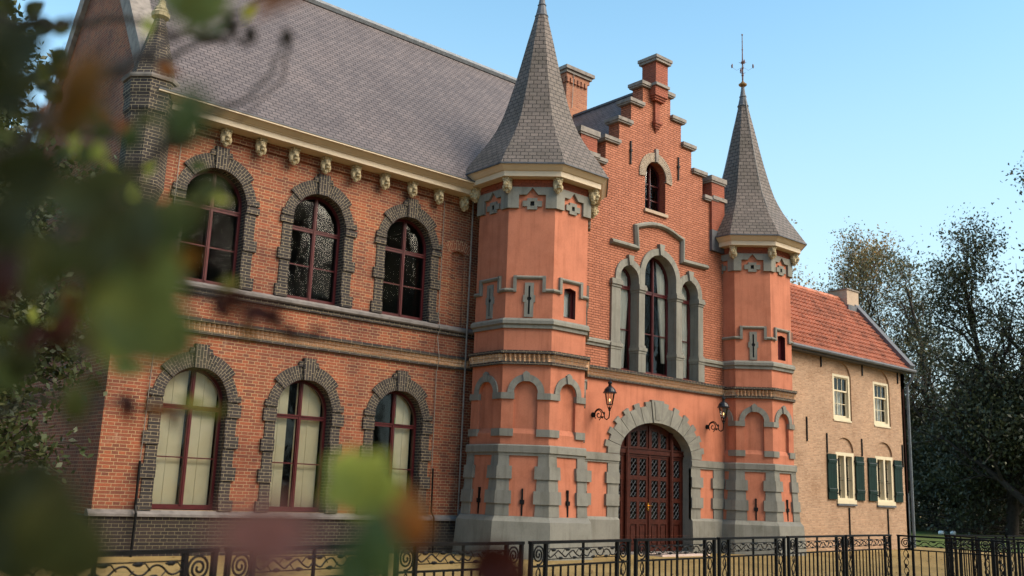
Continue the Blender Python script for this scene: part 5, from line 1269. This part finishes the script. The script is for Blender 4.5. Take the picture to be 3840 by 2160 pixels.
(0.1981, 0.7112, 1.4891, -0.653, 0.663, -0.366, 0.0462, 0.8241755652734497, 'fgd2'),
(0.2059, 0.8355, 1.4932, 0.769, -0.629, -0.116, 0.0283, 0.8616057652747934, 'fgd2'),
(0.1575, 0.5988, 1.4737, -0.546, 0.248, 0.8, 0.0191, 0.814645108085801, 'fgd'),
(0.1812, 0.7606, 1.4917, 0.652, -0.379, -0.656, 0.03, 0.7960935860325404, 'fgd2'),
(0.1962, 0.7267, 1.4917, 0.569, -0.273, -0.776, 0.0331, 0.88892390124804, 'fgd2'),
(0.1521, 0.601, 1.461, -0.242, 0.448, -0.861, 0.0392, 0.8641192364864064, 'fgd'),
(0.2218, 0.8367, 1.444, 0.751, -0.54, -0.38, 0.0285, 0.8410650273392674, 'fgd2'),
(0.1909, 0.6614, 1.4758, -0.391, 0.543, -0.744, 0.0282, 0.8922494677477719, 'fgd2'),
(0.2067, 0.7383, 1.4632, -0.696, 0.441, 0.567, 0.0431, 0.7193997502879831, 'fgd'),
(0.1772, 0.7237, 1.4858, -0.26, 0.46, -0.849, 0.0466, 0.7697035193449849, 'fgd2'),
(0.2247, 0.7405, 1.4665, -0.77, 0.614, 0.174, 0.0355, 0.7199496897929935, 'fgd'),
(0.2078, 0.8616, 1.4463, -0.77, 0.621, 0.149, 0.0432, 0.8104126144261168, 'fgd'),
(0.3254, 1.2658, 1.8688, -0.766, 0.639, 0.073, 0.0194, 0.5096286528057571, 'fgd2'),
(0.6138, 1.5058, 1.9586, -0.77, 0.624, 0.136, 0.0341, 0.7836213122814211, 'fgol'),
(0.413, 1.4355, 1.7556, 0.758, -0.652, -0.002, 0.022, 0.5100596387707198, 'fgg3'),
(0.2679, 1.0478, 1.8688, 0.769, -0.627, -0.125, 0.0183, 0.6092759326410107, 'fgyg'),
(0.2921, 1.0236, 1.8287, -0.77, 0.618, 0.159, 0.0255, 0.7327525904190537, 'fgg2'),
(0.5817, 1.5138, 1.8361, 0.769, -0.629, -0.114, 0.0286, 0.5018818053496948, 'fgol'),
(0.3826, 1.0872, 1.794, 0.525, -0.224, -0.821, 0.0149, 0.7511801314032226, 'fgor'),
(0.2644, 1.0639, 1.7894, -0.76, 0.649, 0.017, 0.0244, 0.7807208660347723, 'fgol'),
(0.4782, 1.4229, 1.7998, 0.67, -0.667, 0.325, 0.0321, 0.7500282743740201, 'fgr'),
(0.2481, 1.0346, 1.79, 0.176, -0.401, 0.899, 0.0245, 0.6525887533438663, 'fgr'),
(0.4965, 1.8763, 2.0906, 0.559, -0.63, 0.539, 0.0415, 0.7955496294527558, 'fgg2'),
(0.4201, 1.1194, 1.7674, -0.689, 0.67, -0.277, 0.0153, 0.6459620090347096, 'fgor'),
(0.3457, 1.0963, 1.7046, 0.192, 0.106, -0.976, 0.0142, 0.7065815868579789, 'fgd2'),
(0.35, 1.1161, 1.6476, 0.301, 0.006, -0.954, 0.0205, 0.5790442589359828, 'fgr'),
(0.2707, 1.0689, 1.8014, 0.567, -0.634, 0.526, 0.0165, 0.6285950332159616, 'fgor'),
(0.4136, 1.472, 1.8012, -0.06, 0.315, -0.947, 0.0228, 0.7388543411031775, 'fgyg'),
(0.4608, 1.7945, 1.7698, 0.253, 0.051, -0.966, 0.0297, 0.500022592908345, 'fgyg'),
(0.5245, 1.4747, 1.8263, 0.456, -0.148, -0.878, 0.0275, 0.6966375703692591, 'fgol'),
(0.4121, 1.2018, 1.7415, -0.666, 0.397, 0.631, 0.0276, 0.5390733599393325, 'fgol'),
(0.3758, 1.4781, 1.9194, 0.701, -0.67, 0.244, 0.0241, 0.6627169380272651, 'fgg3'),
(0.2571, 1.0587, 1.7356, -0.597, 0.307, 0.741, 0.0146, 0.757939445059377, 'fgor'),
(0.3174, 1.0599, 1.8889, -0.6, 0.311, 0.737, 0.0165, 0.5489885462472277, 'fgor'),
(0.3571, 1.0441, 1.6848, 0.214, -0.428, 0.878, 0.0203, 0.7128302994609618, 'fgr'),
(0.4227, 1.395, 1.7587, -0.764, 0.576, 0.291, 0.0232, 0.5684877115361329, 'fgor'),
(0.5222, 1.6894, 1.9489, -0.704, 0.67, -0.235, 0.041, 0.7908995654242265, 'fgor'),
(0.4356, 1.8167, 2.1414, 0.041, -0.3, 0.953, 0.0376, 0.5003251530964761, 'fgor'),
(0.4363, 1.2464, 1.9051, 0.071, -0.323, 0.944, 0.024, 0.7465120923544982, 'fgyg'),
(0.4999, 1.7028, 1.8942, -0.58, 0.287, 0.762, 0.0266, 0.5744717653413819, 'fgg3'),
(0.5475, 1.5264, 1.7692, 0.341, -0.512, 0.788, 0.0275, 0.7495037032030406, 'fgr'),
(0.3461, 1.389, 1.8678, -0.308, 0.0, 0.952, 0.0295, 0.7762622494980329, 'fgd2'),
(0.4783, 1.6626, 1.7915, -0.424, 0.562, -0.71, 0.0377, 0.7401111972309244, 'fgr'),
(0.414, 1.6122, 1.8145, 0.442, -0.133, -0.887, 0.0314, 0.5066652521131433, 'fgg3'),
(0.3567, 1.3325, 1.9731, -0.061, 0.316, -0.947, 0.0247, 0.6197314019123087, 'fgd2'),
(0.587, 1.5818, 1.7915, -0.695, 0.67, -0.26, 0.0341, 0.7396045440808136, 'fgyg'),
(0.4564, 1.8069, 1.7412, -0.329, 0.021, 0.944, 0.0261, 0.5082014488144269, 'fgd2'),
(0.5534, 1.6441, 1.979, -0.416, 0.106, 0.903, 0.0363, 0.7787569068695457, 'fgyg'),
(0.2877, 1.04, 1.6491, 0.77, -0.607, -0.196, 0.0139, 0.5901775812294013, 'fgyg'),
(0.5934, 1.6192, 1.8481, 0.035, -0.296, 0.955, 0.0338, 0.6550071614055456, 'fgol'),
(0.5526, 1.373, 1.9634, 0.749, -0.66, 0.055, 0.0261, 0.6170500778659725, 'fgg2'),
(0.3692, 1.1663, 1.7227, -0.473, 0.167, 0.865, 0.0244, 0.5972650373926116, 'fgd2'),
(0.5299, 1.6461, 1.8403, 0.676, -0.412, -0.61, 0.0287, 0.5638124889743114, 'fgyg'),
(0.36, 1.0181, 1.6893, 0.591, -0.644, 0.486, 0.0252, 0.6239110375191743, 'fgg2'),
(0.3717, 1.5561, 1.9657, 0.657, -0.384, -0.649, 0.0344, 0.7184105889656088, 'fgr'),
(0.4672, 1.5097, 1.9769, -0.736, 0.508, 0.448, 0.0243, 0.5253273902953455, 'fgyg'),
(0.2585, 1.1116, 1.8407, -0.5, 0.603, -0.621, 0.0211, 0.5551633173983449, 'fgg2'),
(0.4413, 1.7716, 1.9922, 0.593, -0.644, 0.483, 0.0289, 0.7856906551525673, 'fgg2'),
(0.4608, 1.2304, 1.7217, -0.332, 0.506, -0.796, 0.0293, 0.7780140397740118, 'fgg2'),
(0.5643, 1.7402, 1.7758, 0.751, -0.659, 0.047, 0.0397, 0.7017065528556246, 'fgol'),
(0.3921, 1.585, 2.028, 0.201, 0.098, -0.975, 0.0219, 0.7208648681404229, 'fgd2'),
(0.5089, 1.8932, 1.8381, -0.58, 0.639, -0.506, 0.0355, 0.7607710166985451, 'fgd2'),
(0.2525, 1.05, 1.8451, -0.646, 0.37, 0.668, 0.0157, 0.6376021524315227, 'fgg3'),
(0.4068, 1.1993, 1.6659, -0.77, 0.615, 0.171, 0.029, 0.5016859005038784, 'fgor'),
(0.2693, 1.0152, 1.6364, -0.55, 0.251, 0.797, 0.0168, 0.7227278204385815, 'fgr'),
(0.4234, 1.2292, 1.7379, -0.767, 0.634, 0.092, 0.0178, 0.6062417933738276, 'fgg3'),
(0.3107, 1.0977, 1.8489, -0.343, 0.514, -0.786, 0.0261, 0.7298381212107838, 'fgol'),
(0.3718, 1.3098, 1.7966, -0.727, 0.669, -0.155, 0.0297, 0.5151184213616127, 'fgr'),
(0.4844, 1.7231, 1.7259, 0.77, -0.617, -0.162, 0.0242, 0.6660042147581811, 'fgr'),
(0.4245, 1.3589, 1.6842, 0.542, -0.623, 0.564, 0.0322, 0.6067308369182418, 'fgd2')]
FGT = [([(0.2024, 1.1991, 2.0154), (0.2762, 1.1371, 2.01), (0.3304, 1.1644, 2.0474), (0.4034, 1.1805, 2.0664), (0.4901, 1.1851, 2.0849), (0.5657, 1.2622, 2.1795)], 0.006),
([(0.1542, 0.8459, 1.7377), (0.2047, 0.8568, 1.7848), (0.2541, 0.8947, 1.8591), (0.3265, 1.0284, 1.9423), (0.3997, 1.1164, 2.0056), (0.5008, 1.2526, 2.1121), (0.5427, 1.288, 2.1582)], 0.007),
([(0.2541, 0.8947, 1.8591), (0.3661, 1.0649, 1.9919), (0.4485, 1.1397, 2.0737), (0.5363, 1.1279, 2.1477)], 0.0056),
([(0.3206, 0.8999, 1.8167), (0.4208, 1.0396, 1.9134), (0.5025, 1.119, 1.9811), (0.5717, 1.2037, 2.0687), (0.6333, 1.29, 2.1738)], 0.0044),
([(0.5298, 1.2265, 2.1163), (0.5542, 1.2405, 2.1114), (0.5526, 1.2363, 2.1315)], 0.003),
([(0.5008, 1.2526, 2.1121), (0.5169, 1.2408, 2.1046), (0.5188, 1.2318, 2.1312)], 0.003),
([(0.6442, 1.2834, 2.1635), (0.6348, 1.3067, 2.1089), (0.6142, 1.3364, 2.0658), (0.5998, 1.3556, 2.041)], 0.0024),
([(0.1454, 0.7644, 1.6341), (0.1973, 0.7596, 1.6726), (0.2382, 0.7254, 1.6688), (0.2775, 0.7292, 1.6551), (0.3635, 0.8533, 1.6696), (0.4218, 0.8728, 1.6618), (0.5675, 1.0624, 1.6805), (0.5954, 1.0542, 1.6844)], 0.0064),
([(0.1973, 0.7596, 1.6726), (0.239, 0.7788, 1.717), (0.2753, 0.8034, 1.7585), (0.2851, 0.7525, 1.79)], 0.006),
([(0.2353, 1.1311, 1.5518), (0.2926, 1.0744, 1.5787), (0.3571, 1.1023, 1.5816), (0.4196, 1.1815, 1.5884), (0.4444, 1.1451, 1.5819), (0.5011, 1.0962, 1.5824)], 0.004),
([(0.1671, 0.7166, 1.4358), (0.1966, 0.6825, 1.4671), (0.2544, 0.7954, 1.4885)], 0.006),
([(0.2776, 0.5581, 1.4215), (0.2841, 0.5397, 1.4679), (0.3216, 0.5712, 1.4808), (0.4138, 0.6539, 1.5039), (0.4547, 0.6577, 1.4852)], 0.0044),
([(0.4218, 0.6758, 1.4005), (0.4173, 0.6312, 1.4537), (0.4438, 0.6357, 1.4768), (0.5554, 0.6516, 1.4381)], 0.004),
([(0.1572, 0.8864, 1.8255), (0.2104, 0.9078, 1.8263), (0.3144, 1.1389, 1.8856), (0.3823, 1.1724, 1.9184), (0.4141, 1.2032, 1.9516)], 0.0044)]
FGB = [((0.4339, 1.0302, 2.0279), 0.009), ((0.4415, 0.9898, 2.0043), 0.0085), ((0.507, 1.0317, 2.0391), 0.008), ((0.3951, 1.0061, 1.9925), 0.006)]

rg = random.Random(77)
BR = [('beech twig with green, orange and red leaves blurred across the upper left of the picture', lambda x: x[2] > 1.78),
      ('mass of dark green and yellowing leaves blurred at the left middle of the picture', lambda x: x[2] > 1.555),
      ('dark blurred leaves hanging at the lower left corner of the picture', lambda x: x[0] < .17),
      ('sprig of yellow green, pink and dark red leaves blurred at the bottom of the picture', lambda x: True)]
TB = [0, 0, 0, 0, 0, 0, 0, 1, 1, 1, 2, 3, 3, 0]
roots = []
for i, (lb, _) in enumerate(BR):
    p = FGT[TB.index(i)][0][0]; roots.append(thing('leafy_twig', p, lb, 'twig', 'leafy twigs close to the viewer'))
for (pts, r), b in zip(FGT, TB):
    A = MB(); P = [Vector(p) for p in pts]; Q = []
    for i in range(len(P)-1):
        for t in range(4):
            Q.append(P[i].lerp(P[i+1], t/4)+Vector((rg.uniform(-1, 1), rg.uniform(-1, 1), rg.uniform(-1, 1)))*.006)
    Q.append(P[-1]); A.tube(Q, [r*(1-.6*i/len(Q)) for i in range(len(Q))], 6); A.build('stem', 'bark_dk', roots[b])
for p, r in FGB:
    A = MB(); A.blob(p, (r, r, r*1.3), 10, 8, .0008); A.build('bud', 'bark_dk', roots[0])
for (x, y, z, ax, ay, az, L_, wr, m) in FGL:
    b = next(i for i, (_, f) in enumerate(BR) if f((x, y, z)))
    c = Vector((x, y, z)); a = Vector((ax, ay, az)).normalized()
    n_ = (-fw+Vector((rg.uniform(-.5, .5), rg.uniform(-.5, .5), rg.uniform(-.5, .5)))); n_ = (n_-a*n_.dot(a)).normalized(); s_ = a.cross(n_)
    A = MB(); N = 12; mid, le, rt = [], [], []
    for i in range(N+1):
        t = i/N; wv = L_*wr*.5*(math.sin(PI*t**.85)**.75)*(1+.06*(i % 2)) if 0 < i < N else .0005
        cv = n_*(L_*(.10*math.sin(PI*t)-.12*t*t)); base = c+a*(L_*(t-.5))+cv
        mid.append(base); le.append(base+s_*wv+n_*wv*.22); rt.append(base-s_*wv+n_*wv*.22)
    for i in range(N):
        A.face([mid[i], mid[i+1], le[i+1], le[i]], smooth=True); A.face([rt[i], rt[i+1], mid[i+1], mid[i]], smooth=True)
    A.tube([mid[0]-a*L_*.25+n_*L_*.03, mid[0], mid[N//2]-n_*.0006], [.0012, .0011, .0006], 4)
    A.build('leaf', m, roots[b])
